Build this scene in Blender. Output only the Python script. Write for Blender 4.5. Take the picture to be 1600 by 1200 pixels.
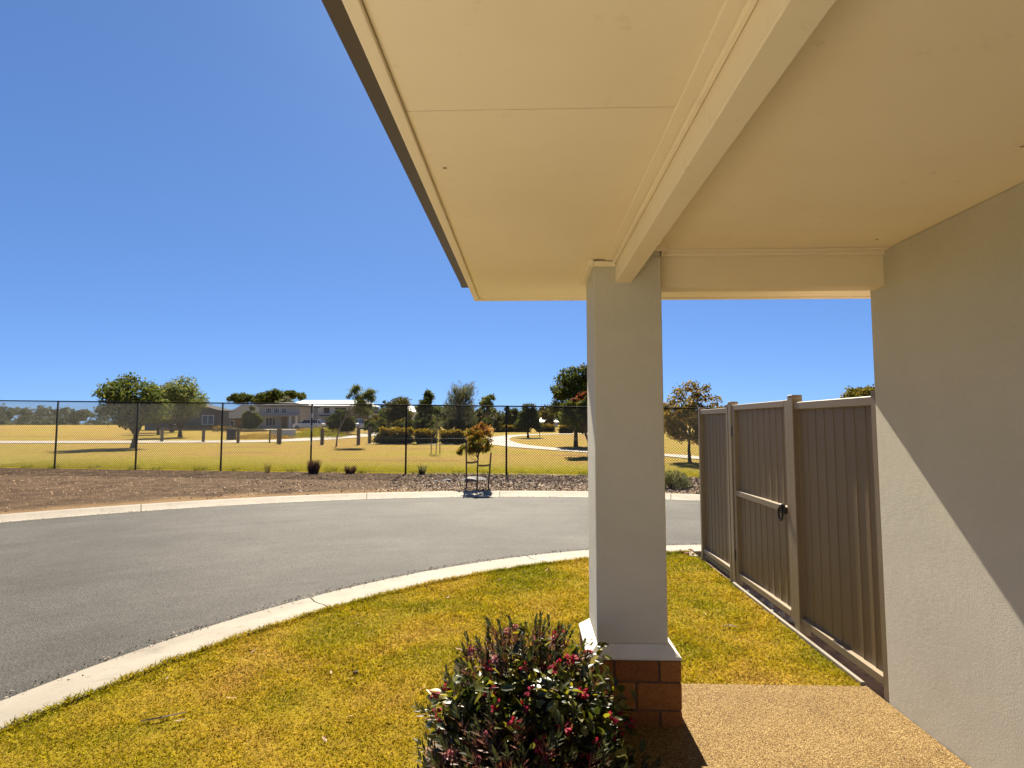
import bpy, bmesh, math, random
import numpy as np
from mathutils import Vector, Matrix

R = math.radians
for o in list(bpy.data.objects):
    bpy.data.objects.remove(o)
sc = bpy.context.scene
COL = sc.collection

# ------------------------------------------------------------------ camera
cam = bpy.data.cameras.new('camera')
cam.sensor_fit = 'HORIZONTAL'
cam.sensor_width = 36.0
cam.lens = 870 / 1600 * 36.0
cam.clip_start = 0.05
cam.clip_end = 3000
cam_o = bpy.data.objects.new('camera', cam)
COL.objects.link(cam_o)
cam_o.location = (0, 0, 1.63)
cam_o.rotation_euler = (R(90 + 4.076), 0, R(1.707))
sc.camera = cam_o

# ------------------------------------------------------------------ sky and sun
SUN_EL, SUN_AZ = 46.0, -3.6          # azimuth measured from +Y towards +X
world = bpy.data.worlds.new('World')
sc.world = world
world.use_nodes = True
nt = world.node_tree
nt.nodes.clear()
sky = nt.nodes.new('ShaderNodeTexSky')
sky.sky_type = 'NISHITA'
sky.sun_disc = False
sky.sun_elevation = R(SUN_EL)
sky.sun_rotation = R(SUN_AZ)
sky.altitude = 20
sky.air_density = 0.55
sky.dust_density = 0.22
sky.ozone_density = 4.0
gam = nt.nodes.new('ShaderNodeGamma')
gam.inputs['Gamma'].default_value = 0.58
hsv = nt.nodes.new('ShaderNodeMix')
hsv.data_type = 'RGBA'
hsv.blend_type = 'MULTIPLY'
hsv.inputs[0].default_value = 1.0
hsv.inputs[7].default_value = (0.60, 0.95, 1.50, 1)
bg = nt.nodes.new('ShaderNodeBackground')
bg.inputs['Strength'].default_value = 0.05
wo = nt.nodes.new('ShaderNodeOutputWorld')
nt.links.new(sky.outputs[0], gam.inputs['Color'])
nt.links.new(gam.outputs[0], hsv.inputs[6])
nt.links.new(hsv.outputs[2], bg.inputs['Color'])
nt.links.new(bg.outputs[0], wo.inputs['Surface'])

sun = bpy.data.lights.new('sun', 'SUN')
sun.energy = 5.0
sun.angle = R(0.53)
sun.color = (1.0, 0.90, 0.72)
sun_o = bpy.data.objects.new('sun', sun)
COL.objects.link(sun_o)
sdir = Vector((math.sin(R(SUN_AZ)) * math.cos(R(SUN_EL)), math.cos(R(SUN_AZ)) * math.cos(R(SUN_EL)), math.sin(R(SUN_EL))))
sun_o.rotation_euler = sdir.to_track_quat('Z', 'Y').to_euler()
sun_o.location = (0, 0, 30)

sc.render.engine = 'CYCLES'
sc.cycles.max_bounces = 8
sc.cycles.diffuse_bounces = 4
sc.cycles.transparent_max_bounces = 8
vs = sc.view_settings
vs.view_transform = 'Standard'
vs.look = 'None'
vs.exposure = 1.95
vs.gamma = 1.0
vs.use_curve_mapping = False

# ------------------------------------------------------------------ materials
def new_mat(name):
    m = bpy.data.materials.new(name)
    m.use_nodes = True
    t = m.node_tree
    t.nodes.clear()
    out = t.nodes.new('ShaderNodeOutputMaterial')
    p = t.nodes.new('ShaderNodeBsdfPrincipled')
    t.links.new(p.outputs[0], out.inputs['Surface'])
    return m, t, p, out

def ramp(t, stops, interp='LINEAR'):
    n = t.nodes.new('ShaderNodeValToRGB')
    n.color_ramp.interpolation = interp
    e = n.color_ramp.elements
    while len(e) > 1:
        e.remove(e[-1])
    e[0].position = stops[0][0]
    e[0].color = (*stops[0][1], 1)
    for pos, c in stops[1:]:
        k = e.new(pos)
        k.color = (*c, 1)
    return n

def noise(t, vec, scale, detail=5, rough=0.6):
    n = t.nodes.new('ShaderNodeTexNoise')
    n.inputs['Scale'].default_value = scale
    n.inputs['Detail'].default_value = detail
    n.inputs['Roughness'].default_value = rough
    if vec is not None:
        t.links.new(vec, n.inputs['Vector'])
    return n

def mixc(t, fac, a, b, mode='MIX'):
    n = t.nodes.new('ShaderNodeMix')
    n.data_type = 'RGBA'
    n.blend_type = mode
    for sock, v in ((n.inputs[0], fac), (n.inputs[6], a), (n.inputs[7], b)):
        if isinstance(v, (int, float)):
            sock.default_value = v
        elif isinstance(v, tuple):
            sock.default_value = (*v, 1)
        else:
            t.links.new(v, sock)
    return n.outputs[2]

def pos_vec(t):
    return t.nodes.new('ShaderNodeNewGeometry').outputs['Position']

def add_bump(t, p, height, strength, dist=0.01):
    b = t.nodes.new('ShaderNodeBump')
    b.inputs['Strength'].default_value = strength
    b.inputs['Distance'].default_value = dist
    t.links.new(height, b.inputs['Height'])
    t.links.new(b.outputs[0], p.inputs['Normal'])

def surf(name, c1, c2, scale=3.0, rough=0.8, bump=0.0, bscale=80.0, bdist=0.004, metallic=0.0, spec=0.4, stops=(0.35, 0.65)):
    m, t, p, out = new_mat(name)
    v = pos_vec(t)
    n = noise(t, v, scale)
    r = ramp(t, [(stops[0], c1), (stops[1], c2)])
    t.links.new(n.outputs[0], r.inputs[0])
    t.links.new(r.outputs[0], p.inputs['Base Color'])
    p.inputs['Roughness'].default_value = rough
    p.inputs['Metallic'].default_value = metallic
    p.inputs['Specular IOR Level'].default_value = spec
    if bump:
        nb = noise(t, v, bscale, 4)
        add_bump(t, p, nb.outputs[0], bump, bdist)
    return m

def leafy(name, stops, trans=0.35, rough=0.75, spec=0.12, tcol=1.3):
    """foliage: colour differs from leaf to leaf, light passes through"""
    m, t, p, out = new_mat(name)
    g = t.nodes.new('ShaderNodeNewGeometry')
    r = ramp(t, stops)
    t.links.new(g.outputs['Random Per Island'], r.inputs[0])
    t.links.new(r.outputs[0], p.inputs['Base Color'])
    p.inputs['Roughness'].default_value = rough
    p.inputs['Specular IOR Level'].default_value = spec
    tr = t.nodes.new('ShaderNodeBsdfTranslucent')
    c = mixc(t, 1.0, r.outputs[0], (tcol, tcol, tcol * 0.6), 'MULTIPLY')
    t.links.new(c, tr.inputs['Color'])
    mx = t.nodes.new('ShaderNodeMixShader')
    mx.inputs[0].default_value = trans
    t.links.new(p.outputs[0], mx.inputs[1])
    t.links.new(tr.outputs[0], mx.inputs[2])
    t.links.new(mx.outputs[0], out.inputs['Surface'])
    return m

M = {}
def paint(name, c, rough=0.6, bump=0.05, bscale=300, var=0.06, spec=0.4):
    d = tuple(x * (1 - var) for x in c)
    M[name] = surf(name, d, c, 1.7, rough, bump, bscale, 0.002, spec=spec)
def worn_paint(name, c, rough, speck, dens):
    m, t, p, out = new_mat(name)
    v = pos_vec(t)
    a = noise(t, v, 1.1, 6, 0.65)
    r = ramp(t, [(0.3, tuple(x * k for x, k in zip(c, (0.95, 0.935, 0.90)))), (0.6, c)])
    t.links.new(a.outputs[0], r.inputs[0])
    vo = t.nodes.new('ShaderNodeTexVoronoi')
    vo.inputs['Scale'].default_value = dens
    t.links.new(v, vo.inputs['Vector'])
    rs = ramp(t, [(speck, (0.35, 0.27, 0.2)), (speck * 1.5, (1, 1, 1))])
    t.links.new(vo.outputs['Distance'], rs.inputs[0])
    sm = noise(t, v, 7, 5, 0.7)
    r2 = ramp(t, [(0.62, (1, 1, 1)), (0.78, (0.86, 0.83, 0.78))])
    t.links.new(sm.outputs[0], r2.inputs[0])
    cc = mixc(t, 1.0, r.outputs[0], rs.outputs[0], 'MULTIPLY')
    cc = mixc(t, 1.0, cc, r2.outputs[0], 'MULTIPLY')
    t.links.new(cc, p.inputs['Base Color'])
    p.inputs['Roughness'].default_value = rough
    p.inputs['Specular IOR Level'].default_value = 0.3
    b = noise(t, v, 14, 5, 0.6)
    add_bump(t, p, b.outputs[0], 0.15, 0.004)
    M[name] = m
worn_paint('cream_soffit', (0.91, 0.80, 0.615), 0.75, 0.018, 2.6)
worn_paint('cream_trim', (0.89, 0.785, 0.61), 0.6, 0.04, 6.0)
worn_paint('beam_paint', (0.86, 0.75, 0.565), 0.6, 0.010, 3.0)
paint('gutter_paint', (0.085, 0.065, 0.055), 0.4, 0.0)
paint('roof_steel', (0.12, 0.10, 0.085), 0.5, 0.0)
paint('fence_steel', (0.21, 0.163, 0.108), 0.42, 0.02, 200, 0.05)
paint('fence_board', (0.17, 0.122, 0.068), 0.48, 0.02, 200, 0.05)
paint('black_plastic', (0.012, 0.012, 0.014), 0.35, 0.0)
paint('black_post', (0.010, 0.010, 0.011), 0.8, 0.0, spec=.08)
paint('wire', (0.02, 0.02, 0.02), 0.5, 0.0)
paint('white_paint', (0.72, 0.72, 0.70), 0.6, 0.0)
paint('tyre', (0.015, 0.015, 0.016), 0.8)
paint('rim', (0.35, 0.35, 0.36), 0.35)
paint('car_white', (0.70, 0.70, 0.70), 0.2, 0.0)
paint('car_silver', (0.42, 0.43, 0.45), 0.25, 0.0)
paint('tail_red', (0.40, 0.012, 0.015), 0.25, 0.0)
paint('headlight', (0.75, 0.76, 0.78), 0.15, 0.0)
paint('glass_dark', (0.02, 0.025, 0.03), 0.08, 0.0, spec=0.8)
paint('house_grey', (0.40, 0.37, 0.34), 0.8)
paint('house_pale', (0.66, 0.66, 0.67), 0.8)
paint('house_brown', (0.24, 0.15, 0.08), 0.8)
paint('house_dark', (0.06, 0.06, 0.075), 0.7)
paint('roof_tile_dark', (0.05, 0.046, 0.05), 0.9, spec=.1)
paint('roof_white', (0.80, 0.80, 0.80), 0.45)
paint('awning', (0.14, 0.12, 0.14), 0.7)
paint('timber_grey', (0.17, 0.14, 0.11), 0.85, 0.2, 60, 0.3)
paint('stake_wood', (0.09, 0.055, 0.035), 0.85, 0.2, 60, 0.3)
paint('strap', (0.16, 0.10, 0.06), 0.8)
paint('bark', (0.075, 0.052, 0.038), 0.9, 0.5, 40, 0.5)
paint('bark_pale', (0.22, 0.19, 0.16), 0.85, 0.4, 40, 0.5)
paint('rock', (0.20, 0.19, 0.18), 0.9, 0.6, 25, 0.4)
paint('red_stone', (0.26, 0.12, 0.07), 0.9, 0.3, 60, 0.4)
paint('mortar', (0.16, 0.115, 0.075), 0.95, 0.5, 150, 0.2)
paint('bin_green', (0.02, 0.025, 0.03), 0.5)

# render on the column: fine sandy relief
def m_render():
    m, t, p, out = new_mat('column_render')
    v = pos_vec(t)
    a = noise(t, v, 2.2, 5)
    r = ramp(t, [(0.3, (0.56, 0.52, 0.42)), (0.7, (0.625, 0.585, 0.48))])
    t.links.new(a.outputs[0], r.inputs[0])
    sp = noise(t, v, 26, 2)
    rs = ramp(t, [(0.22, (0.86, 0.83, 0.78)), (0.27, (1, 1, 1))])
    t.links.new(sp.outputs[0], rs.inputs[0])
    t.links.new(mixc(t, 1.0, r.outputs[0], rs.outputs[0], 'MULTIPLY'), p.inputs['Base Color'])
    p.inputs['Roughness'].default_value = 0.9
    b = noise(t, v, 150, 6, 0.75)
    b2 = noise(t, v, 16, 4, 0.6)
    mu = t.nodes.new('ShaderNodeMath'); mu.operation = 'MULTIPLY_ADD'
    mu.inputs[1].default_value = 0.7
    t.links.new(b2.outputs[0], mu.inputs[0]); t.links.new(b.outputs[0], mu.inputs[2])
    add_bump(t, p, mu.outputs[0], 0.85, 0.006)
    return m
M['render'] = m_render()
M['house_wall'] = M['render']
M['sill_render'] = surf('sill_render', (0.56, 0.53, 0.46), (0.64, 0.61, 0.54), 4, 0.8, 0.4, 220)

def m_brick():
    m, t, p, out = new_mat('brick')
    v = pos_vec(t)
    oi = t.nodes.new('ShaderNodeObjectInfo')
    r = ramp(t, [(0.0, (0.24, 0.085, 0.018)), (0.5, (0.30, 0.112, 0.024)), (1.0, (0.36, 0.145, 0.034))])
    t.links.new(oi.outputs['Random'], r.inputs[0])
    n = noise(t, v, 60, 6, 0.7)
    rr = ramp(t, [(0.3, (0.6, 0.58, 0.55)), (0.65, (1.12, 1.1, 1.05))])
    t.links.new(n.outputs[0], rr.inputs[0])
    t.links.new(mixc(t, 1.0, r.outputs[0], rr.outputs[0], 'MULTIPLY'), p.inputs['Base Color'])
    p.inputs['Roughness'].default_value = 0.9
    b = noise(t, v, 170, 6, 0.75)
    add_bump(t, p, b.outputs[0], 0.8, 0.004)
    return m
M['brick'] = m_brick()

def m_asphalt():
    m, t, p, out = new_mat('asphalt')
    v = pos_vec(t)
    big = noise(t, v, 0.35, 6, 0.65)
    r1 = ramp(t, [(0.30, (0.028, 0.0265, 0.024)), (0.46, (0.041, 0.0385, 0.035)), (0.66, (0.060, 0.056, 0.051))])
    t.links.new(big.outputs[0], r1.inputs[0])
    vo = t.nodes.new('ShaderNodeTexVoronoi')
    vo.inputs['Scale'].default_value = 110
    t.links.new(v, vo.inputs['Vector'])
    r2 = ramp(t, [(0.0, (0.55, 0.55, 0.55)), (1.0, (1.5, 1.49, 1.47))])
    sep = t.nodes.new('ShaderNodeSeparateColor')
    t.links.new(vo.outputs['Color'], sep.inputs[0])
    t.links.new(sep.outputs[0], r2.inputs[0])
    c = mixc(t, 1.0, r1.outputs[0], r2.outputs[0], 'MULTIPLY')
    # tyre scuffs: long arcs round the turning circle
    xyz = t.nodes.new('ShaderNodeVectorMath'); xyz.operation = 'LENGTH'
    t.links.new(v, xyz.inputs[0])
    cm = t.nodes.new('ShaderNodeCombineXYZ')
    t.links.new(xyz.outputs['Value'], cm.inputs[0])
    arc = noise(t, cm.outputs[0], 2.2, 4, 0.7)
    r3 = ramp(t, [(0.3, (0.82, 0.82, 0.82)), (0.6, (1.06, 1.06, 1.06))])
    t.links.new(arc.outputs[0], r3.inputs[0])
    c = mixc(t, 1.0, c, r3.outputs[0], 'MULTIPLY')
    t.links.new(c, p.inputs['Base Color'])
    p.inputs['Roughness'].default_value = 0.75
    p.inputs['Specular IOR Level'].default_value = 0.12
    add_bump(t, p, vo.outputs['Distance'], 0.5, 0.006)
    return m
M['asphalt'] = m_asphalt()

def m_concrete(name, c1, c2):
    m, t, p, out = new_mat(name)
    v = pos_vec(t)
    a = noise(t, v, 1.3, 7, 0.65)
    r = ramp(t, [(0.3, c1), (0.62, c2)])
    t.links.new(a.outputs[0], r.inputs[0])
    st = noise(t, v, 9, 5, 0.7)
    r2 = ramp(t, [(0.3, (0.72, 0.68, 0.6)), (0.45, (1, 1, 1))])
    t.links.new(st.outputs[0], r2.inputs[0])
    t.links.new(mixc(t, 1.0, r.outputs[0], r2.outputs[0], 'MULTIPLY'), p.inputs['Base Color'])
    p.inputs['Roughness'].default_value = 0.85
    b = noise(t, v, 120, 6, 0.7)
    add_bump(t, p, b.outputs[0], 0.4, 0.004)
    return m
M['kerb'] = m_concrete('kerb_concrete', (0.135, 0.115, 0.089), (0.185, 0.162, 0.128))
M['path'] = m_concrete('park_path_concrete', (0.195, 0.17, 0.135), (0.25, 0.22, 0.178))

M['bounce_concrete'] = m_concrete('bounce_concrete', (0.50, 0.46, 0.39), (0.62, 0.575, 0.50))  # pale concrete for the added bounce slab

def m_aggregate():
    m, t, p, out = new_mat('exposed_aggregate')
    v = pos_vec(t)
    vo = t.nodes.new('ShaderNodeTexVoronoi')
    vo.inputs['Scale'].default_value = 210
    t.links.new(v, vo.inputs['Vector'])
    sep = t.nodes.new('ShaderNodeSeparateColor')
    t.links.new(vo.outputs['Color'], sep.inputs[0])
    r = ramp(t, [(0.0, (0.06, 0.028, 0.007)), (0.3, (0.155, 0.092, 0.026)), (0.65, (0.22, 0.145, 0.052)), (1.0, (0.35, 0.265, 0.13))])
    t.links.new(sep.outputs[0], r.inputs[0])
    rd = ramp(t, [(0.0, (1.1, 1.1, 1.1)), (0.55, (0.95, 0.95, 0.95)), (0.8, (0.42, 0.36, 0.28))])
    t.links.new(vo.outputs['Distance'], rd.inputs[0])
    c = mixc(t, 1.0, r.outputs[0], rd.outputs[0], 'MULTIPLY')
    big = noise(t, v, 2.5, 4)
    rb = ramp(t, [(0.3, (0.85, 0.82, 0.78)), (0.7, (1.08, 1.06, 1.02))])
    t.links.new(big.outputs[0], rb.inputs[0])
    t.links.new(mixc(t, 1.0, c, rb.outputs[0], 'MULTIPLY'), p.inputs['Base Color'])
    p.inputs['Roughness'].default_value = 0.7
    p.inputs['Specular IOR Level'].default_value = 0.12
    inv = t.nodes.new('ShaderNodeMath'); inv.operation = 'SUBTRACT'
    inv.inputs[0].default_value = 1.0
    t.links.new(vo.outputs['Distance'], inv.inputs[1])
    add_bump(t, p, inv.outputs[0], 0.9, 0.006)
    return m
M['aggregate'] = m_aggregate()

def m_turf(name, blades, soil=1.0):
    """lawn colour: patches of green, straw and worn brown; the same patches for blades and the soil under them"""
    m, t, p, out = new_mat(name)
    v = pos_vec(t)
    a = noise(t, v, 0.9, 4, 0.6)
    a.inputs['Distortion'].default_value = 0.6
    r = ramp(t, [(0.33, (0.195, 0.205, 0.004)), (0.45, (0.285, 0.25, 0.007)), (0.56, (0.37, 0.285, 0.016)), (0.70, (0.42, 0.29, 0.055))])
    t.links.new(a.outputs[0], r.inputs[0])
    b = noise(t, v, 7, 5, 0.7)
    rb = ramp(t, [(0.3, (0.62, 0.60, 0.50)), (0.6, (1.08, 1.06, 1.0))])
    t.links.new(b.outputs[0], rb.inputs[0])
    c = mixc(t, 1.0, r.outputs[0], rb.outputs[0], 'MULTIPLY')
    cl = noise(t, v, 48, 3, 0.6)
    rc = ramp(t, [(0.32, (0.34, 0.30, 0.24)), (0.46, (0.86, 0.84, 0.8)), (0.60, (1.22, 1.2, 1.3))])
    t.links.new(cl.outputs[0], rc.inputs[0])
    c = mixc(t, 1.0, c, rc.outputs[0], 'MULTIPLY')
    if blades:
        g = t.nodes.new('ShaderNodeNewGeometry')
        ri = ramp(t, [(0.0, (0.55, 0.50, 0.40)), (0.35, (0.95, 1.0, 0.9)), (0.7, (1.10, 1.08, 1.0)), (0.95, (1.4, 1.28, 1.5))])
        t.links.new(g.outputs['Random Per Island'], ri.inputs[0])
        c = mixc(t, 1.0, c, ri.outputs[0], 'MULTIPLY')
        t.links.new(c, p.inputs['Base Color'])
        p.inputs['Roughness'].default_value = 0.7
        p.inputs['Specular IOR Level'].default_value = 0.12
        tr = t.nodes.new('ShaderNodeBsdfTranslucent')
        t.links.new(c, tr.inputs['Color'])
        mx = t.nodes.new('ShaderNodeMixShader')
        mx.inputs[0].default_value = 0.35
        t.links.new(p.outputs[0], mx.inputs[1])
        t.links.new(tr.outputs[0], mx.inputs[2])
        t.links.new(mx.outputs[0], out.inputs['Surface'])
    else:
        c = mixc(t, 0.6, c, (0.12, 0.065, 0.012))
        p.inputs['Specular IOR Level'].default_value = 0.05
        t.links.new(c, p.inputs['Base Color'])
        p.inputs['Roughness'].default_value = 0.95
        h = noise(t, v, 130, 5, 0.7)
        add_bump(t, p, h.outputs[0], 0.8, 0.02)
    return m
M['turf_soil'] = m_turf('turf_soil', False)
M['turf_blades'] = m_turf('turf_blades', True)

def m_park():
    """the park: dry grass, greener where it is watered by the fence, brown on the island in the path"""
    m, t, p, out = new_mat('park_grass')
    v = pos_vec(t)
    mp = t.nodes.new('ShaderNodeMapping')
    mp.inputs['Scale'].default_value = (0.35, 1.0, 1.0)
    t.links.new(v, mp.inputs['Vector'])
    a = noise(t, mp.outputs[0], 0.28, 6, 0.65)
    r = ramp(t, [(0.30, (0.185, 0.16, 0.010)), (0.43, (0.235, 0.178, 0.024)), (0.57, (0.25, 0.162, 0.042)), (0.70, (0.165, 0.09, 0.03))])
    t.links.new(a.outputs[0], r.inputs[0])
    sep = t.nodes.new('ShaderNodeSeparateXYZ')
    t.links.new(v, sep.inputs[0])
    w = noise(t, v, 0.5, 4)
    ad = t.nodes.new('ShaderNodeMath'); ad.operation = 'MULTIPLY_ADD'
    ad.inputs[1].default_value = 5.0
    t.links.new(w.outputs[0], ad.inputs[0])
    t.links.new(sep.outputs[1], ad.inputs[2])
    # + 0.128 x keeps the band along the fence
    ad2 = t.nodes.new('ShaderNodeMath'); ad2.operation = 'MULTIPLY_ADD'
    ad2.inputs[1].default_value = 0.128
    t.links.new(sep.outputs[0], ad2.inputs[0])
    t.links.new(ad.outputs[0], ad2.inputs[2])
    mr = t.nodes.new('ShaderNodeMapRange')
    mr.inputs['From Min'].default_value = 20.3
    mr.inputs['From Max'].default_value = 27.0
    mr.inputs['To Min'].default_value = 1.0
    mr.inputs['To Max'].default_value = 0.0
    t.links.new(ad2.outputs[0], mr.inputs['Value'])
    c = mixc(t, mr.outputs[0], r.outputs[0], (0.19, 0.185, 0.006))
    f = noise(t, v, 5, 7, 0.8)
    rf = ramp(t, [(0.32, (0.52, 0.50, 0.42)), (0.5, (0.95, 0.94, 0.9)), (0.66, (1.2, 1.17, 1.15))])
    t.links.new(f.outputs[0], rf.inputs[0])
    t.links.new(mixc(t, 1.0, c, rf.outputs[0], 'MULTIPLY'), p.inputs['Base Color'])
    p.inputs['Roughness'].default_value = 0.95
    p.inputs['Specular IOR Level'].default_value = 0.05
    h = noise(t, v, 25, 5, 0.75)
    add_bump(t, p, h.outputs[0], 1.0, 0.06)
    return m
M['park'] = m_park()

def m_dirt():
    """verge: dark brown tilled earth, sandy along the kerb and reddish brown to the right"""
    m, t, p, out = new_mat('verge_dirt')
    v = pos_vec(t)
    a = noise(t, v, 1.6, 7, 0.7)
    r = ramp(t, [(0.3, (0.035, 0.022, 0.013)), (0.5, (0.075, 0.050, 0.031)), (0.7, (0.13, 0.09, 0.058))])
    t.links.new(a.outputs[0], r.inputs[0])
    ln = t.nodes.new('ShaderNodeVectorMath'); ln.operation = 'LENGTH'
    t.links.new(v, ln.inputs[0])
    w = noise(t, v, 0.8, 5)
    ad = t.nodes.new('ShaderNodeMath'); ad.operation = 'MULTIPLY_ADD'
    ad.inputs[1].default_value = -1.6
    t.links.new(w.outputs[0], ad.inputs[0])
    t.links.new(ln.outputs['Value'], ad.inputs[2])
    mr = t.nodes.new('ShaderNodeMapRange')
    mr.inputs['From Min'].default_value = 13.1
    mr.inputs['From Max'].default_value = 13.9
    mr.inputs['To Min'].default_value = 1.0
    mr.inputs['To Max'].default_value = 0.0
    t.links.new(ad.outputs[0], mr.inputs['Value'])
    c = mixc(t, mr.outputs[0], r.outputs[0], (0.185, 0.122, 0.065))
    f = noise(t, v, 30, 5, 0.8)
    rf = ramp(t, [(0.3, (0.5, 0.48, 0.45)), (0.65, (1.25, 1.22, 1.2))])
    t.links.new(f.outputs[0], rf.inputs[0])
    t.links.new(mixc(t, 1.0, c, rf.outputs[0], 'MULTIPLY'), p.inputs['Base Color'])
    p.inputs['Roughness'].default_value = 0.95
    p.inputs['Specular IOR Level'].default_value = 0.05
    h = noise(t, v, 18, 6, 0.8)
    add_bump(t, p, h.outputs[0], 1.0, 0.05)
    return m
M['dirt'] = m_dirt()
M['chips'] = leafy('mulch_chips', [(0, (0.035, 0.02, 0.013)), (0.3, (0.13, 0.086, 0.06)), (0.65, (0.25, 0.178, 0.128)), (1, (0.42, 0.345, 0.265))], trans=0.0, rough=0.9, spec=0.2)
M['soil_bed'] = surf('soil_bed', (0.09, 0.05, 0.03), (0.22, 0.13, 0.07), 9, 0.95, 0.8, 40, 0.02)

# foliage
M['lf_young'] = leafy('leaf_young', [(0, (0.04, 0.055, 0.012)), (0.45, (0.105, 0.11, 0.018)), (0.75, (0.22, 0.155, 0.022)), (1, (0.32, 0.13, 0.03))], 0.45)
M['lf_young_tip'] = leafy('leaf_young_tip', [(0, (0.12, 0.06, 0.012)), (0.5, (0.24, 0.092, 0.02)), (1, (0.32, 0.145, 0.04))], 0.45)
M['lf_dark'] = leafy('leaf_dark', [(0, (0.018, 0.028, 0.009)), (0.6, (0.044, 0.060, 0.014)), (1, (0.12, 0.112, 0.02))], 0.42)
M['lf_mid'] = leafy('leaf_mid', [(0, (0.024, 0.038, 0.014)), (0.6, (0.062, 0.080, 0.024)), (1, (0.14, 0.13, 0.03))], 0.45)
M['lf_olive'] = leafy('leaf_olive', [(0, (0.026, 0.032, 0.012)), (0.6, (0.066, 0.066, 0.020)), (1, (0.15, 0.105, 0.03))], 0.35)
M['lf_gold'] = leafy('leaf_gold', [(0, (0.036, 0.042, 0.010)), (0.5, (0.092, 0.082, 0.014)), (1, (0.22, 0.145, 0.022))], 0.4)
M['lf_amber'] = leafy('leaf_amber', [(0, (0.05, 0.05, 0.012)), (0.45, (0.12, 0.095, 0.016)), (0.8, (0.24, 0.145, 0.02)), (1, (0.32, 0.16, 0.025))], 0.45)
M['lf_grey'] = leafy('leaf_grey', [(0, (0.045, 0.05, 0.035)), (0.6, (0.095, 0.10, 0.065)), (1, (0.19, 0.18, 0.12))], 0.3)
M['lf_euc'] = leafy('leaf_eucalypt', [(0, (0.045, 0.057, 0.025)), (0.6, (0.11, 0.13, 0.05)), (1, (0.20, 0.20, 0.08))], 0.42)
M['lf_red'] = leafy('leaf_red_tip', [(0, (0.09, 0.022, 0.010)), (0.5, (0.17, 0.040, 0.015)), (1, (0.20, 0.075, 0.022))], 0.4)
M['lf_hedge_low'] = leafy('leaf_hedge_low', [(0, (0.02, 0.026, 0.009)), (0.7, (0.05, 0.055, 0.014)), (1, (0.10, 0.085, 0.015))], 0.25)
M['lf_hedge_top'] = leafy('leaf_hedge_top', [(0, (0.09, 0.072, 0.006)), (0.5, (0.21, 0.145, 0.009)), (1, (0.34, 0.215, 0.014))], 0.35)
M['lf_dry'] = leafy('leaf_dry_clump', [(0, (0.04, 0.022, 0.022)), (0.6, (0.10, 0.055, 0.05)), (1, (0.20, 0.12, 0.09))], 0.25)
M['lf_weed'] = leafy('leaf_weed', [(0, (0.07, 0.085, 0.006)), (0.5, (0.17, 0.165, 0.010)), (1, (0.29, 0.24, 0.02))], 0.4)
M['lf_tall_dry'] = leafy('leaf_tall_dry', [(0, (0.14, 0.075, 0.02)), (0.5, (0.24, 0.135, 0.035)), (1, (0.31, 0.22, 0.045))], 0.4)
M['lf_sage'] = leafy('leaf_sage', [(0, (0.05, 0.055, 0.032)), (0.6, (0.11, 0.115, 0.06)), (1, (0.22, 0.20, 0.11))], 0.3)
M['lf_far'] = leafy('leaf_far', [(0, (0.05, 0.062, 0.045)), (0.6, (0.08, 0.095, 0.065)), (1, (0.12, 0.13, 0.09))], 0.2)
# the flowering shrub by the column: glossy
M['shrub_leaf'] = leafy('shrub_leaf', [(0, (0.012, 0.020, 0.006)), (0.5, (0.030, 0.040, 0.008)), (0.75, (0.09, 0.09, 0.010)), (1, (0.22, 0.18, 0.010))], 0.32, 0.40, 0.36)
M['shrub_needle'] = leafy('shrub_narrow_leaf', [(0, (0.024, 0.028, 0.014)), (0.4, (0.06, 0.062, 0.028)), (0.65, (0.085, 0.045, 0.030)), (1, (0.15, 0.045, 0.035))], 0.28, 0.48, 0.3)
M['shrub_stem'] = surf('shrub_stem', (0.05, 0.028, 0.018), (0.10, 0.055, 0.03), 30, 0.8)
M['petal_red'] = leafy('petal_red', [(0, (0.12, 0.005, 0.016)), (0.5, (0.23, 0.010, 0.032)), (1, (0.36, 0.04, 0.085))], 0.4, 0.5)
M['petal_pink'] = leafy('petal_pink', [(0, (0.26, 0.06, 0.13)), (0.5, (0.42, 0.17, 0.25)), (1, (0.60, 0.42, 0.44))], 0.4, 0.5)

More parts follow.
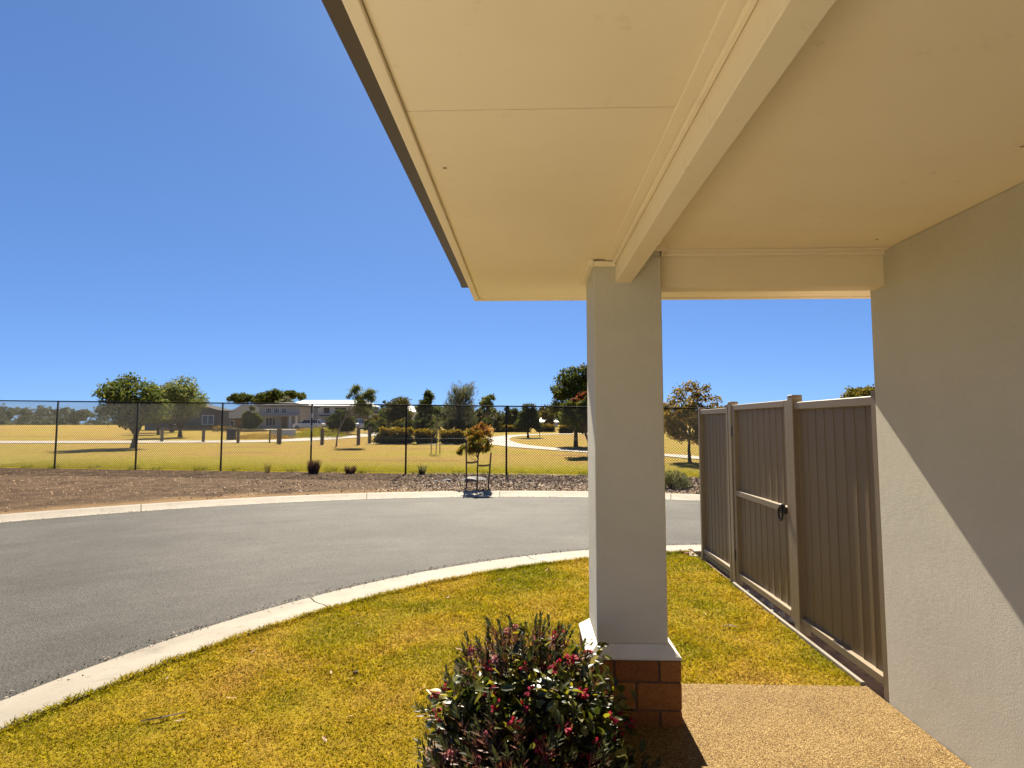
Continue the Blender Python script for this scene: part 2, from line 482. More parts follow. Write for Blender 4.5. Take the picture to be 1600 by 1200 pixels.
# ------------------------------------------------------------------ mesh helpers
class G:
    """collects pieces of one mesh"""
    def __init__(s):
        s.v = []; s.f = []
    def add(s, verts, faces):
        b = len(s.v)
        s.v.extend([tuple(map(float, p)) for p in verts])
        s.f.extend([tuple(int(i) + b for i in f) for f in faces])
        return s
    def box(s, x0, x1, y0, y1, z0, z1):
        v = [(x0,y0,z0),(x1,y0,z0),(x1,y1,z0),(x0,y1,z0),(x0,y0,z1),(x1,y0,z1),(x1,y1,z1),(x0,y1,z1)]
        f = [(0,3,2,1),(4,5,6,7),(0,1,5,4),(1,2,6,5),(2,3,7,6),(3,0,4,7)]
        return s.add(v, f)
    def tube(s, pts, rad, sides=7, cap=True):
        pts = [Vector(p) for p in pts]
        n = len(pts)
        if isinstance(rad, (int, float)):
            rad = [rad] * n
        V = []; F = []
        up = Vector((0.13, 0.21, 1.0)).normalized()
        for i, p in enumerate(pts):
            d = (pts[min(i + 1, n - 1)] - pts[max(i - 1, 0)]).normalized()
            a = d.cross(up)
            if a.length < 1e-3:
                a = d.cross(Vector((1, 0, 0)))
            a.normalize(); b = d.cross(a)
            for k in range(sides):
                t = 2 * math.pi * k / sides
                V.append(p + (a * math.cos(t) + b * math.sin(t)) * rad[i])
        for i in range(n - 1):
            for k in range(sides):
                k2 = (k + 1) % sides
                F.append((i*sides+k, i*sides+k2, (i+1)*sides+k2, (i+1)*sides+k))
        if cap:
            F.append(tuple(range(sides))[::-1])
            F.append(tuple((n-1)*sides + k for k in range(sides)))
        return s.add(V, F)
    def prism(s, poly, axis, a0, a1):
        """extrude a 2-D polygon along an axis; poly runs in the other two axes in order"""
        n = len(poly)
        def P(u, w, a):
            return {'x': (a, u, w), 'y': (u, a, w), 'z': (u, w, a)}[axis]
        V = [P(u, w, a0) for u, w in poly] + [P(u, w, a1) for u, w in poly]
        F = [tuple(range(n)), tuple(range(n, 2*n))[::-1]]
        for i in range(n):
            j = (i + 1) % n
            F.append((i, i + n, j + n, j))
        return s.add(V, F)

def wloc(o):
    p = Vector((0, 0, 0))
    while o is not None:
        p = p + o.location
        o = o.parent
    return p

def link(name, me, mat, parent=None, world=True):
    o = bpy.data.objects.new(name, me)
    COL.objects.link(o)
    if mat is not None and not me.materials:
        me.materials.append(M[mat] if isinstance(mat, str) else mat)
    if parent is not None:
        if world:
            o.location = -wloc(parent)
        o.parent = parent
    return o

def build(name, g, mat, parent=None, smooth=False, bevel=0.0, world=True, segs=1):
    me = bpy.data.meshes.new(name)
    me.from_pydata(g.v, [], g.f)
    bm = bmesh.new(); bm.from_mesh(me)
    bmesh.ops.recalc_face_normals(bm, faces=bm.faces)
    if bevel:
        ed = [e for e in bm.edges if len(e.link_faces) == 2 and e.calc_face_angle(0) > 0.5]
        bmesh.ops.bevel(bm, geom=ed, offset=bevel, segments=segs, affect='EDGES', profile=0.5)
    bm.to_mesh(me); bm.free()
    if smooth:
        me.polygons.foreach_set('use_smooth', [True] * len(me.polygons))
    me.update()
    return link(name, me, mat, parent, world)

def mesh_np(name, V, F):
    """fast mesh from numpy arrays: V (n,3), F (m,k)"""
    me = bpy.data.meshes.new(name)
    m, k = F.shape
    me.vertices.add(len(V)); me.vertices.foreach_set('co', np.asarray(V, np.float32).ravel())
    me.loops.add(m * k); me.loops.foreach_set('vertex_index', np.asarray(F, np.int32).ravel())
    me.polygons.add(m); me.polygons.foreach_set('loop_start', np.arange(0, m * k, k, dtype=np.int32))
    me.update(calc_edges=True)
    return me

def tag(o, label, cat, group=None, kind=None):
    o['label'] = label
    if cat: o['category'] = cat
    if group: o['group'] = group
    if kind: o['kind'] = kind
    return o

def thing(name, label, cat, loc=(0, 0, 0), group=None, rz=0.0):
    o = bpy.data.objects.new(name, None)
    o.empty_display_size = 0.2
    COL.objects.link(o)
    o.location = loc
    o.rotation_euler = (0, 0, rz)
    return tag(o, label, cat, group)

def structure(o):
    o['kind'] = 'structure'
    return o

# ------------------------------------------------------------------ terrain
def gz(x, y):
    """height of the park: level to y = 20 m, then a gentle rise"""
    return np.where(np.asarray(y) < 20, 0.0, np.minimum((np.asarray(y) - 20) * 0.011, 1.2))
def gzf(x, y):
    return float(gz(x, y))

xs = np.concatenate([[-900, -400, -200], np.linspace(-120, 120, 81), [200, 400, 900]])
ys = np.concatenate([[-40, 0, 15.6, 16.3], np.linspace(17, 140, 70), [200, 400, 900, 1600]])
XX, YY = np.meshgrid(xs, ys)
ZZ = gz(XX, YY)
ZZ = np.where(YY < 16, -0.16, ZZ - 0.012)
V = np.stack([XX.ravel(), YY.ravel(), ZZ.ravel()], 1)
nx, ny = len(xs), len(ys)
ii, jj = np.meshgrid(np.arange(nx - 1), np.arange(ny - 1))
a = (jj * nx + ii).ravel()
me = mesh_np('ground', V, np.stack([a, a + 1, a + nx + 1, a + nx], 1))
structure(link('ground', me, 'park'))

# road: the turning circle of a cul-de-sac
NI, NRI = (3.13, 1.15), 6.21      # back of the near kerb
NO, NRO = (3.07, 1.43), 6.60      # front of the near kerb
FRF, FRB = 13.02, 13.64           # front and back of the far kerb round (0, 0)
ROAD_Z = -0.06
def arc(c, r, a0, a1, n):
    return [(c[0] + r * math.cos(R(a)), c[1] + r * math.sin(R(a))) for a in np.linspace(a0, a1, n)]
near_in = [(12, 7.0), (7, 7.3)] + arc(NI, NRI, 84, 180, 49) + [(-3.08, -4.0), (-3.08, -12)]
near_out = [(12, 7.7), (7, 7.95)] + arc(NO, NRO, 84, 180, 49) + [(-3.53, -4.0), (-3.53, -12)]
far_f = arc((0, 0), FRF, 8, 176, 90)
far_b = arc((0, 0), FRB, 8, 176, 90)

def sheet(name, poly, z, mat, parent=None):
    me = bpy.data.meshes.new(name)
    me.from_pydata([(x, y, z) for x, y in poly], [], [tuple(range(len(poly)))])
    bm = bmesh.new(); bm.from_mesh(me)
    bmesh.ops.triangulate(bm, faces=bm.faces[:])
    bmesh.ops.recalc_face_normals(bm, faces=bm.faces)
    for f in bm.faces:
        if f.normal.z < 0: f.normal_flip()
    bm.to_mesh(me); bm.free()
    return link(name, me, mat, parent)

road_poly = [(x * 1.002, y * 1.002) for x, y in far_f] + [(-13.2, -14), (-3.5, -14)] + [(x, y) for x, y in near_out[::-1][1:]] + [(13, 7.0)]
structure(sheet('road', road_poly, ROAD_Z, 'asphalt'))

# kerbs: rolled concrete, each cast section an object
def kerb_run(name, front, back, cuts, zf, zb):
    root = bpy.data.objects.new(name, None); COL.objects.link(root); structure(root)
    n = len(front)
    for a, b in zip(cuts[:-1], cuts[1:]):
        F = [Vector((*front[i], 0)) for i in range(a, b + 1)]
        B = [Vector((*back[i], 0)) for i in range(a, b + 1)]
        gap = 0.006
        for L in (F, B):
            L[0] = L[0] + (L[1] - L[0]).normalized() * gap
            L[-1] = L[-1] + (L[-2] - L[-1]).normalized() * gap
        prof = [(0.0, zf - 0.12), (0.0, zf + 0.004), (0.28, zf + 0.008), (0.42, zf + 0.022), (0.60, zb - 0.018), (0.74, zb + 0.002), (0.9, zb + 0.012), (0.985, zb + 0.012), (1.0, zb + 0.002), (1.0, zb - 0.12)]
        V = []; Fc = []
        m = len(prof)
        for f, bk in zip(F, B):
            for s, z in prof:
                p = f.lerp(bk, s); V.append((p.x, p.y, z))
        for i in range(len(F) - 1):
            for k in range(m - 1):
                Fc.append((i*m+k, i*m+k+1, (i+1)*m+k+1, (i+1)*m+k))
        Fc.append(tuple(range(m))); Fc.append(tuple((len(F)-1)*m + k for k in range(m))[::-1])
        g = G().add(V, Fc)
        build('kerb_section', g, 'kerb', root)
    return root
kerb_run('near_kerb', near_out, near_in, [0, 2, 7, 19, 31, 43, 51, 52], ROAD_Z, 0.0)
kerb_run('far_kerb', far_f, far_b, [0, 13, 26, 36, 45, 52, 62, 72, 80, 89], ROAD_Z, 0.0)

# the lawn between porch and kerb, the aggregate path
lawn_poly = [(x, y) for x, y in near_in if x < 2.25] + [(2.25, -12)]
structure(sheet('lawn', lawn_poly, -0.004, 'turf_soil'))
pg = G()
pg.add([(0.36,-6,0.004),(2.096,-6,0.004),(2.096,3.645,0.004),(0.83,3.645,0.004),(0.83,3.14,0.004),(0.36,3.14,0.004)], [(0,1,2,3,4,5)])
structure(build('path', pg, 'aggregate'))
pe = G().box(0.826, 2.096, 3.635, 3.655, -0.05, 0.001)
structure(build('path_edge', pe, 'aggregate'))
structure(sheet('bounce_slab', [(-3.05, -9.0), (-0.75, -9.0), (-0.75, 1.25), (-3.05, 1.25)], 0.004, 'bounce_concrete'))  # unseen pale slab, added to bounce sunlight up to the soffit
# bare earth under the shrub
bed = [( -0.05 + 0.50 * math.cos(a) * (1 + 0.13 * math.sin(3 * a + 1)), 2.78 + 0.46 * math.sin(a) * (1 + 0.1 * math.sin(4 * a))) for a in np.linspace(0, 2 * math.pi, 40, endpoint=False)]
bed = [(min(x, 0.355), y) for x, y in bed]
structure(sheet('garden_bed', bed, 0.0, 'soil_bed'))

# verge of bare earth up to the park fence
FA, FB = (-10.51, 19.07), (5.26, 17.05)
FS = (FB[1] - FA[1]) / (FB[0] - FA[0])
def fence_y(x): return FA[1] + FS * (x - FA[0])
def fence_top(x): return 2.345 - 0.0158 * (x + 10.6)
fl = [(x, fence_y(x) + 0.12 + 0.06 * math.sin(3.1 * x) + 0.05 * math.sin(7.7 * x + 1)) for x in np.linspace(-24, 15, 160)]
verge_poly = [(x * 0.999, y * 0.999) for x, y in far_b if y > 4] + [(-24, 4)] + fl + [(15, 4)]
g = G()
structure(sheet('verge', verge_poly, -0.002, 'dirt'))

# ------------------------------------------------------------------ park paths
def ribbon(name, pts, w, z, mat, parent=None):
    P = [Vector((x, y, 0)) for x, y in pts]
    # smooth (Catmull-Rom)
    S = []
    for i in range(len(P) - 1):
        p0, p1, p2, p3 = P[max(i-1,0)], P[i], P[i+1], P[min(i+2,len(P)-1)]
        for t in np.linspace(0, 1, 8, endpoint=False):
            S.append(0.5 * ((2*p1) + (p2-p0)*t + (2*p0-5*p1+4*p2-p3)*t*t + (3*p1-p0-3*p2+p3)*t**3))
    S.append(P[-1])
    ws = w if hasattr(w, '__len__') else [w] * len(pts)
    V = []; F = []
    for i, p in enumerate(S):
        d = (S[min(i+1,len(S)-1)] - S[max(i-1,0)]).normalized()
        n = Vector((-d.y, d.x, 0))
        u = i / (len(S) - 1) * (len(ws) - 1); k = min(int(u), len(ws) - 2)
        ww = ws[k] + (ws[k+1] - ws[k]) * (u - k)
        for s in (-1, 1):
            q = p + n * ww * 0.5 * s
            V.append((q.x, q.y, gzf(q.x, q.y) + z))
    for i in range(len(S) - 1):
        F.append((2*i, 2*i+1, 2*i+3, 2*i+2))
    return build(name, G().add(V, F), mat, parent)
structure(ribbon('park_path', [(16.5, 18.9), (11.5, 22.5), (8.13, 25.36), (6.7, 27.64), (3.52, 30.2), (1.27, 33.2), (-0.9, 36.9), (-2.2, 41.5), (-2.75, 47.4), (-2.2, 54.2), (0.28, 60.2), (3.9, 62.8), (9, 64.2), (20, 66)], [1.4,1.4,1.4,1.4,1.45,1.6,2.0,2.4,2.2,2.0,2.0,2.2,2.4,2.4], 0.02, 'path'))
structure(ribbon('driveway', [(-60, 40.5), (-38, 41.2), (-24.5, 42.3), (-20.6, 43.4), (-18.6, 46.8), (-17.5, 55.2), (-17.0, 62.2), (-17.4, 75), (-22, 84), (-45, 86)], 4.2, 0.024, 'path'))
structure(ribbon('hedge_kerb', [(-11.3, 38.6), (-8.3, 38.55), (-5.5, 38.2), (-3.0, 38.6)], 0.5, 0.03, 'path'))

# ------------------------------------------------------------------ porch: roof, soffit, beams, column, wall
porch = thing('porch', 'cream painted porch with timber beam, flat soffit and square rendered column on brick base', 'porch', (0.575, 3.4, 0))
SZ, CZ = 2.58, 2.655
def pbox(name, x0, x1, y0, y1, z0, z1, mat, parent=porch, bevel=0.0):
    return build(name, G().box(x0, x1, y0, y1, z0, z1), mat, parent, bevel=bevel)
YF = 4.19
# left soffit sheets, with an open joint between them
pbox('soffit_panel', -0.372, 0.503, 1.626, YF - 0.012, SZ, SZ + 0.008, 'cream_soffit')
pbox('soffit_panel', -0.372, 0.503, -0.80, 1.622, SZ, SZ + 0.008, 'cream_soffit')
pbox('soffit_panel', -0.372, 0.503, -3.4, -0.804, SZ, SZ + 0.008, 'cream_soffit')
pbox('soffit_panel', 0.503, 4.2, 3.42, YF - 0.012, SZ + 0.002, SZ + 0.010, 'cream_soffit')
pbox('ceiling_panel', 0.60, 4.2, -3.4, 3.31, CZ, CZ + 0.010, 'cream_soffit')
# edge strip under the side fascia and the fascia itself
strip = pbox('edge_strip', -0.412, -0.374, -3.4, YF, SZ - 0.016, SZ + 0.06, 'cream_trim', bevel=0.002)
pbox('edge_strip', -0.372, 4.2, YF - 0.010, YF + 0.022, SZ - 0.012, SZ + 0.06, 'cream_trim', bevel=0.002)
pbox('fascia', -0.412, 4.2, YF + 0.0235, YF + 0.045, SZ - 0.004, SZ + 0.20, 'cream_trim', bevel=0.002)
# quad gutter along the left eave
gp = [(-0.416, SZ - 0.004), (-0.416, SZ + 0.11), (-0.424, SZ + 0.11), (-0.424, SZ + 0.006), (-0.458, SZ + 0.006), (-0.461, SZ + 0.095), (-0.470, SZ + 0.10), (-0.470, SZ + 0.012), (-0.462, SZ - 0.004)]
gut = build('gutter', G().prism(gp, 'y', -3.4, 3.80), 'gutter_paint', porch)
cap = G().prism([(-0.415, SZ - 0.006), (-0.415, SZ + 0.112), (-0.472, SZ + 0.112), (-0.472, SZ + 0.010), (-0.464, SZ - 0.006)], 'y', 3.80, 3.806)
build('gutter_end_cap', cap, 'gutter_paint', gut)
# roof: ribbed steel, rising to the right
V = []; F = []
prof = []
x = -0.46
while x < 4.3:
    prof += [(x, 0.0), (x + 0.13, 0.0), (x + 0.145, 0.03), (x + 0.175, 0.03)]
    x += 0.19
tp = math.tan(R(20))
poly = []
for px_, dz in prof:
    poly.append((px_, SZ + 0.085 + (px_ + 0.46) * tp))
g = G()
n = len(prof)
yr = np.arange(-3.4, YF + 0.05, 0.19)
for y in yr:   # ribs run up the slope
    g.add([(-0.46, y, SZ + 0.112), (4.3, y, SZ + 0.112 + 4.76 * tp), (4.3, y + 0.03, SZ + 0.112 + 4.76 * tp), (-0.46, y + 0.03, SZ + 0.112), (-0.46, y + 0.008, SZ + 0.142), (4.3, y + 0.008, SZ + 0.142 + 4.76 * tp), (4.3, y + 0.022, SZ + 0.142 + 4.76 * tp), (-0.46, y + 0.022, SZ + 0.142)],
          [(0,1,5,4),(1,2,6,5),(2,3,7,6),(3,0,4,7),(4,5,6,7)])
g.add([(-0.46, -3.4, SZ + 0.105), (4.3, -3.4, SZ + 0.105 + 4.76 * tp), (4.3, YF + 0.06, SZ + 0.105 + 4.76 * tp), (-0.46, YF + 0.06, SZ + 0.105),
       (-0.46, -3.4, SZ + 0.112), (4.3, -3.4, SZ + 0.112 + 4.76 * tp), (4.3, YF + 0.06, SZ + 0.112 + 4.76 * tp), (-0.46, YF + 0.06, SZ + 0.112)],
      [(0,3,2,1),(4,5,6,7),(0,1,5,4),(1,2,6,5),(2,3,7,6),(3,0,4,7)])
build('roof', g, 'roof_steel', porch)
# triangular gable sheet closing the roof at the street end and at the back
for y0 in (YF + 0.004, -3.4):
    build('gable_sheet', G().prism([(-0.40, SZ + 0.07), (4.2, SZ + 0.07), (4.2, SZ + 0.07 + 4.6 * tp)], 'y', y0, y0 + 0.018), 'cream_trim', porch)
# main beam running to the column, with its cover strips
beam = pbox('beam', 0.505, 0.598, -3.4, 3.225, 2.446, CZ + 0.02, 'beam_paint', bevel=0.003)
pbox('cover_strip', 0.442, 0.5035, -3.4, 3.168, SZ - 0.012, SZ - 0.0005, 'cream_trim', bevel=0.003)
pbox('cover_strip', 0.485, 0.5035, -3.4, 3.168, SZ - 0.030, SZ - 0.0135, 'cream_trim', bevel=0.003)
# cross beam to the right of the column
pbox('cross_beam', 0.772, 4.2, 3.30, 3.415, 2.44, CZ + 0.02, 'beam_paint', bevel=0.003)
pbox('cornice', 0.79, 2.10, 3.275, 3.2985, CZ - 0.030, CZ - 0.001, 'cream_trim', bevel=0.004)
pbox('cornice', 0.79, 2.10, 3.238, 3.2735, CZ - 0.010, CZ - 0.001, 'cream_trim', bevel=0.002)
# column: rendered shaft, splayed sill, brick base
cx0, cx1, cy0, cy1 = 0.378, 0.770, 3.20, 3.60
column = pbox('column', cx0, cx1, cy0, cy1, 0.41, SZ + 0.02, 'render', bevel=0.006)
build('shaft_head', G().box(0.60, cx1 - 0.003, cy0 + 0.004, 3.30, SZ + 0.0205, CZ + 0.004), 'render', column)
# trim collar round the column head
for b in ((cx0 - 0.030, cx0 - 0.001, cy0 - 0.030, cy1 + 0.03, SZ - 0.042, SZ - 0.0005), (cx0 - 0.0005, 0.5035, cy0 - 0.030, cy0 - 0.001, SZ - 0.042, SZ - 0.0135)):
    build('collar_trim', G().box(*b), 'cream_trim', column, bevel=0.002)
for b in ((0.60, 0.80, cy0 - 0.030, cy0 - 0.001, CZ - 0.026, CZ - 0.0005), (0.775, 0.788, cy0 - 0.0005, 3.2995, CZ - 0.045, CZ - 0.0005)):
    build('collar_trim', G().box(*b), 'cream_trim', column, bevel=0.002)
bx0, bx1, by0, by1, BZ = 0.320, 0.825, 3.145, 3.655, 0.345
sg = G()
V = [(bx0-.004,by0-.004,BZ+.002),(bx1+.004,by0-.004,BZ+.002),(bx1+.004,by1+.004,BZ+.002),(bx0-.004,by1+.004,BZ+.002),
     (bx0-.004,by0-.004,BZ+.016),(bx1+.004,by0-.004,BZ+.016),(bx1+.004,by1+.004,BZ+.016),(bx0-.004,by1+.004,BZ+.016),
     (cx0-.002,cy0-.002,0.412),(cx1+.002,cy0-.002,0.412),(cx1+.002,cy1+.002,0.412),(cx0-.002,cy1+.002,0.412)]
F = [(0,3,2,1),(0,1,5,4),(1,2,6,5),(2,3,7,6),(3,0,4,7),(4,5,9,8),(5,6,10,9),(6,7,11,10),(7,4,8,11),(8,9,10,11)]
build('sill', sg.add(V, F), 'sill_render', column, bevel=0.004, segs=2)
build('mortar_core', G().box(bx0 + .012, bx1 - .012, by0 + .012, by1 - .012, -0.05, BZ - 0.002), 'mortar', column)
brick_cache = {}
def brick(x0, x1, y0, y1, z0, z1):
    key = (round(x1-x0,3), round(y1-y0,3), round(z1-z0,3))
    if key not in brick_cache:
        g = G().box(0, key[0], 0, key[1], 0, key[2])
        o = build('brick', g, 'brick', column, bevel=0.004)
        brick_cache[key] = o.data
    else:
        o = link('brick', brick_cache[key], None, column)
    o.location = Vector((x0, y0, z0)) - wloc(column)
    return o
J = 0.010
def course(z0, z1, flip):
    d = 0.105
    if flip:   # header at the right-hand corner of the front
        fx = [(bx0, bx0 + 0.135), (bx0 + 0.145, bx1 - 0.125), (bx1 - 0.115, bx1)]
        sy = [(by0 + d + J, by0 + d + J + 0.23), (by0 + d + J + 0.24, by1 - d - J)]
    else:
        fx = [(bx0, bx1 - 0.25), (bx1 - 0.24, bx1)]
        sy = [(by0 + d + J, by0 + d + 0.125), (by0 + d + 0.135, by1 - d - J)]
    for a, b in fx:
        brick(a, b, by0, by0 + d, z0, z1)
        brick(a, b, by1 - d, by1, z0, z1)
    for a, b in sy:
        brick(bx0, bx0 + d, a, b, z0, z1)
        brick(bx1 - d, bx1, a, b, z0, z1)
course(-0.055, 0.078, True)
course(0.088, 0.225, False)
course(0.235, 0.343, True)
# house wall beyond the right edge of the porch
pbox('wall', 2.10, 4.2, -3.4, 3.44, -0.06, CZ - 0.002, 'house_wall', bevel=0.004)

# ------------------------------------------------------------------ steel boundary fence and gate
FX0, FX1 = 2.105, 2.175
fence = thing('metal_fence', 'tan ribbed steel fence panel with posts, standing between road kerb and gate', 'fence', (2.14, 6.95, 0))
def fb(name, y0, y1, z0, z1, mat='fence_steel', x0=FX0, x1=FX1, parent=fence, bevel=0.004):
    return build(name, G().box(x0, x1, y0, y1, z0, z1), mat, parent, bevel=bevel)
def post(y, z1, parent, w=0.055):
    p = fb('post', y - w / 2, y + w / 2, -0.05, z1, parent=parent, x0=FX0 - 0.006, x1=FX1 + 0.006)
    build('post_cap', G().box(FX0 - 0.007, FX1 + 0.007, y - w / 2 - 0.001, y + w / 2 + 0.001, z1 + 0.0005, z1 + 0.010), 'fence_steel', p, bevel=0.004)
    return p
def boards(y0, y1, z0, z1, n, parent, x=2.145):
    """tray-profile boards: each pan has a folded rib on one side"""
    w = (y1 - y0) / n
    for i in range(n):
        a = y0 + i * w
        poly = [(x, a + 0.001), (x, a + w - 0.013), (x - 0.005, a + w - 0.010), (x - 0.005, a + w - 0.004), (x - 0.001, a + w - 0.001),
                (x + 0.004, a + w - 0.001), (x + 0.004, a + 0.001)]
        build('board', G().prism(poly, 'z', z0, z1), 'fence_board', parent)
post(6.955, 1.815, fence, 0.05)
post(5.985, 1.825, fence, 0.05)
fb('top_rail', 6.012, 6.928, 1.742, 1.80, x0=FX0 + 0.006, x1=FX1 - 0.006)
fb('bottom_rail', 6.012, 6.928, 0.075, 0.128, x0=FX0 + 0.004, x1=FX1 - 0.004)
fb('plinth_rail', 6.012, 6.928, 0.02, 0.062, x0=FX0 + 0.014, x1=FX1 - 0.01)
boards(6.015, 6.925, 0.125, 1.745, 8, fence)

gate = thing('side_gate', 'tan ribbed steel side gate with black latch beside the lawn', 'gate', (2.14, 5.2, 0))
def gbx(*a, **k): return fb(*a, parent=gate, **k)
post(5.905, 1.850, gate, 0.075)
post(4.545, 1.850, gate, 0.085)
fr = dict(x0=FX0 + 0.004, x1=FX1 - 0.014)
gbx('stile', 5.800, 5.855, 0.075, 1.825, **fr)
gbx('stile', 4.605, 4.668, 0.075, 1.825, **fr)
gbx('rail', 4.6695, 5.7985, 1.768, 1.823, **fr)
gbx('rail', 4.6695, 5.7985, 0.898, 0.953, **fr)
gbx('rail', 4.6695, 5.7985, 0.077, 0.132, **fr)
boards(4.672, 5.797, 0.948, 1.772, 9, gate)
boards(4.672, 5.797, 0.128, 0.902, 9, gate)
hinge = [G().box(FX0 - 0.004, FX0 + 0.02, 5.853, 5.872, z, z + 0.10) for z in (0.25, 1.5)]
for h in hinge: build('hinge', h, 'black_plastic', gate, bevel=0.003)
# latch: ring handle with a keeper
lat = build('latch', G().box(FX0 - 0.028, FX0 + 0.003, 4.665, 4.745, 0.895, 0.945), 'black_plastic', gate, bevel=0.006, segs=2)
ring = G()
pts = [(FX0 - 0.030, 4.722 + 0.036 * math.cos(a), 0.892 + 0.055 * math.sin(a)) for a in np.linspace(0, 2 * math.pi, 17)]
ring.tube(pts, 0.009, 7, cap=False)
build('latch_ring', ring, 'black_plastic', lat, smooth=True)
build('latch_knob', G().tube([(FX0 - 0.005, 4.70, 0.955), (FX0 - 0.040, 4.70, 0.955), (FX0 - 0.046, 4.70, 0.955)], [0.016, 0.018, 0.010], 10), 'black_plastic', lat, smooth=True)
# next fence length from the gate to the house wall
fence2 = thing('metal_fence', 'tan ribbed steel fence panel joining the gate post to the house wall', 'fence', (2.14, 3.5, 0))
fb('post', 3.445, 3.495, -0.05, 1.83, parent=fence2)
fb('top_rail', 3.497, 4.500, 1.742, 1.80, parent=fence2, x0=FX0 + 0.006, x1=FX1 - 0.006)
fb('bottom_rail', 3.497, 4.500, 0.075, 0.128, parent=fence2, x0=FX0 + 0.004, x1=FX1 - 0.004)
boards(3.500, 4.498, 0.125, 1.745, 8, fence2)
# concrete strip and the stones in the gap under the gate
strip = build('edging_strip', G().box(2.072, 2.098, 3.66, 5.87, -0.05, 0.022), 'kerb', None, bevel=0.004)
tag(strip, 'thin pale concrete edging strip along the foot of the gate', 'edging')
strip = build('edging_strip', G().box(1.99, 2.075, 7.02, 7.30, -0.05, 0.012), 'kerb', None, bevel=0.004)
tag(strip, 'short pale concrete strip between kerb and end fence post', 'edging')
structure(sheet('side_yard', [(2.10, 3.44), (6, 3.44), (6, 7.02), (2.10, 7.02)], -0.01, 'soil_bed'))

rng = np.random.default_rng(7)
def lump(name, c, r, mat, label, cat, group=None, seed=0, flat=0.7, parent=None, sub=2):
    bm = bmesh.new()
    bmesh.ops.create_icosphere(bm, subdivisions=sub, radius=1.0)
    rg = random.Random(seed)
    k = [rg.uniform(-1, 1) for _ in range(9)]
    for v in bm.verts:
        x, y, z = v.co
        d = 1 + 0.22 * math.sin(2.3 * x + 3 * k[0] + 1.7 * y) + 0.16 * math.sin(3.9 * y + 3 * k[1] - 2 * z) + 0.12 * math.sin(5 * z + 4 * k[2] + 3 * x)
        v.co = Vector((x * d * (1 + .3 * k[3]), y * d * (1 + .25 * k[4]), max(z * d * flat, -0.45)))
        v.co *= r
    me = bpy.data.meshes.new(name); bm.to_mesh(me); bm.free()
    o = link(name, me, mat, parent, world=False)
    o.location = c
    if label: tag(o, label, cat, group)
    return o
for i, (y, r) in enumerate([(5.55, .035), (5.32, .03), (5.18, .045), (5.02, .03), (4.92, .05), (4.78, .035), (5.43, .025)]):
    lump('stone', (2.125 + 0.012 * (i % 3), y, r * 0.3), r, 'rock', 'small grey stone in the dark gap under the gate', 'stone', 'stones under the gate', i, 0.8, sub=1)
for i in range(14):
    x = 2.06 + rng.uniform(-.13, .12); y = 7.17 + rng.uniform(-.10, .17)
    lump('pebble', (x, y, 0.012), rng.uniform(.012, .026), 'red_stone', 'reddish pebble lying beside the end fence post', 'pebble', 'pebbles by the fence end', i, 0.8, sub=1)

# ------------------------------------------------------------------ chain link fence along the park
clf = thing('chain_link_fence', 'black chain link fence with round posts and top rail along the park', 'fence', (-4.0, fence_y(-4.0), 0))
X0, X1 = -24.0, 15.0
rail = G().tube([(x, fence_y(x), fence_top(x)) for x in np.linspace(X0, X1, 14)], 0.022, 8)
build('top_rail', rail, 'black_post', clf, smooth=True)
sl = math.hypot(1, FS)
def m_glint_bands():  # black post; its glints are painted into the colour as pale bands
    m, t, p, out = new_mat('glint_band_post')
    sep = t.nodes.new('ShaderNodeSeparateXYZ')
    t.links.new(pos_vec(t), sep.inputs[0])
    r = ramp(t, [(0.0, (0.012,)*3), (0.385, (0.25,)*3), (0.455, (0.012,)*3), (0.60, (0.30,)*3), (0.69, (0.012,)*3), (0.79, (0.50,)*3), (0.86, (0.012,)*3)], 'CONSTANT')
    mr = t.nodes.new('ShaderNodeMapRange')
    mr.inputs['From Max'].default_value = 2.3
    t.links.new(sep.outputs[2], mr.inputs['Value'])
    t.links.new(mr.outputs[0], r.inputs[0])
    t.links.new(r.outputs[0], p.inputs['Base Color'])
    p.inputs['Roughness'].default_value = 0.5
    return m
M['banded'] = m_glint_bands()
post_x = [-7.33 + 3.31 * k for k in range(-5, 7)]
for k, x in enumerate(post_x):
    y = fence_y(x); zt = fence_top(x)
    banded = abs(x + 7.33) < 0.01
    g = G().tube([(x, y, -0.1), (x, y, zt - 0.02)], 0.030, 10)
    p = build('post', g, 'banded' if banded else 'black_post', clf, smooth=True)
    if banded: p['label'] = 'black fence post with glints painted as pale bands'
    if abs(x + 0.71) < 0.02:   # loose tail of wire at the foot of this post
        build('wire_tail', G().tube([(x, y - .03, .35), (x + .02, y - .12, .12), (x + .12, y - .62, .02), (x + .22, y - .95, .015)], 0.013, 6), 'black_post', p, smooth=True)
    for zz in (0.2, 0.9, 1.6):
        build('tie', G().tube([(x, y, zz), (x, y, zz + 0.02)], 0.035, 8), 'wire', p)
wire = G()
PITCH = 0.085
zb = 0.05
wr = 0.0055
n = int((X1 - X0) / PITCH) + 60
Vs = []; Fs = []
def seg(pa, pb, r):
    pa = np.array(pa); pb = np.array(pb)
    d = pb - pa; d = d / np.linalg.norm(d)
    a = np.cross(d, [0, 1, 0]); a /= np.linalg.norm(a); b = np.cross(d, a)
    base = len(Vs)
    for p in (pa, pb):
        for k in range(3):
            t = 2 * math.pi * k / 3
            Vs.append(p + (a * math.cos(t) + b * math.sin(t)) * r)
    for k in range(3):
        k2 = (k + 1) % 3
        Fs.append((base + k, base + k2, base + 3 + k2, base + 3 + k))
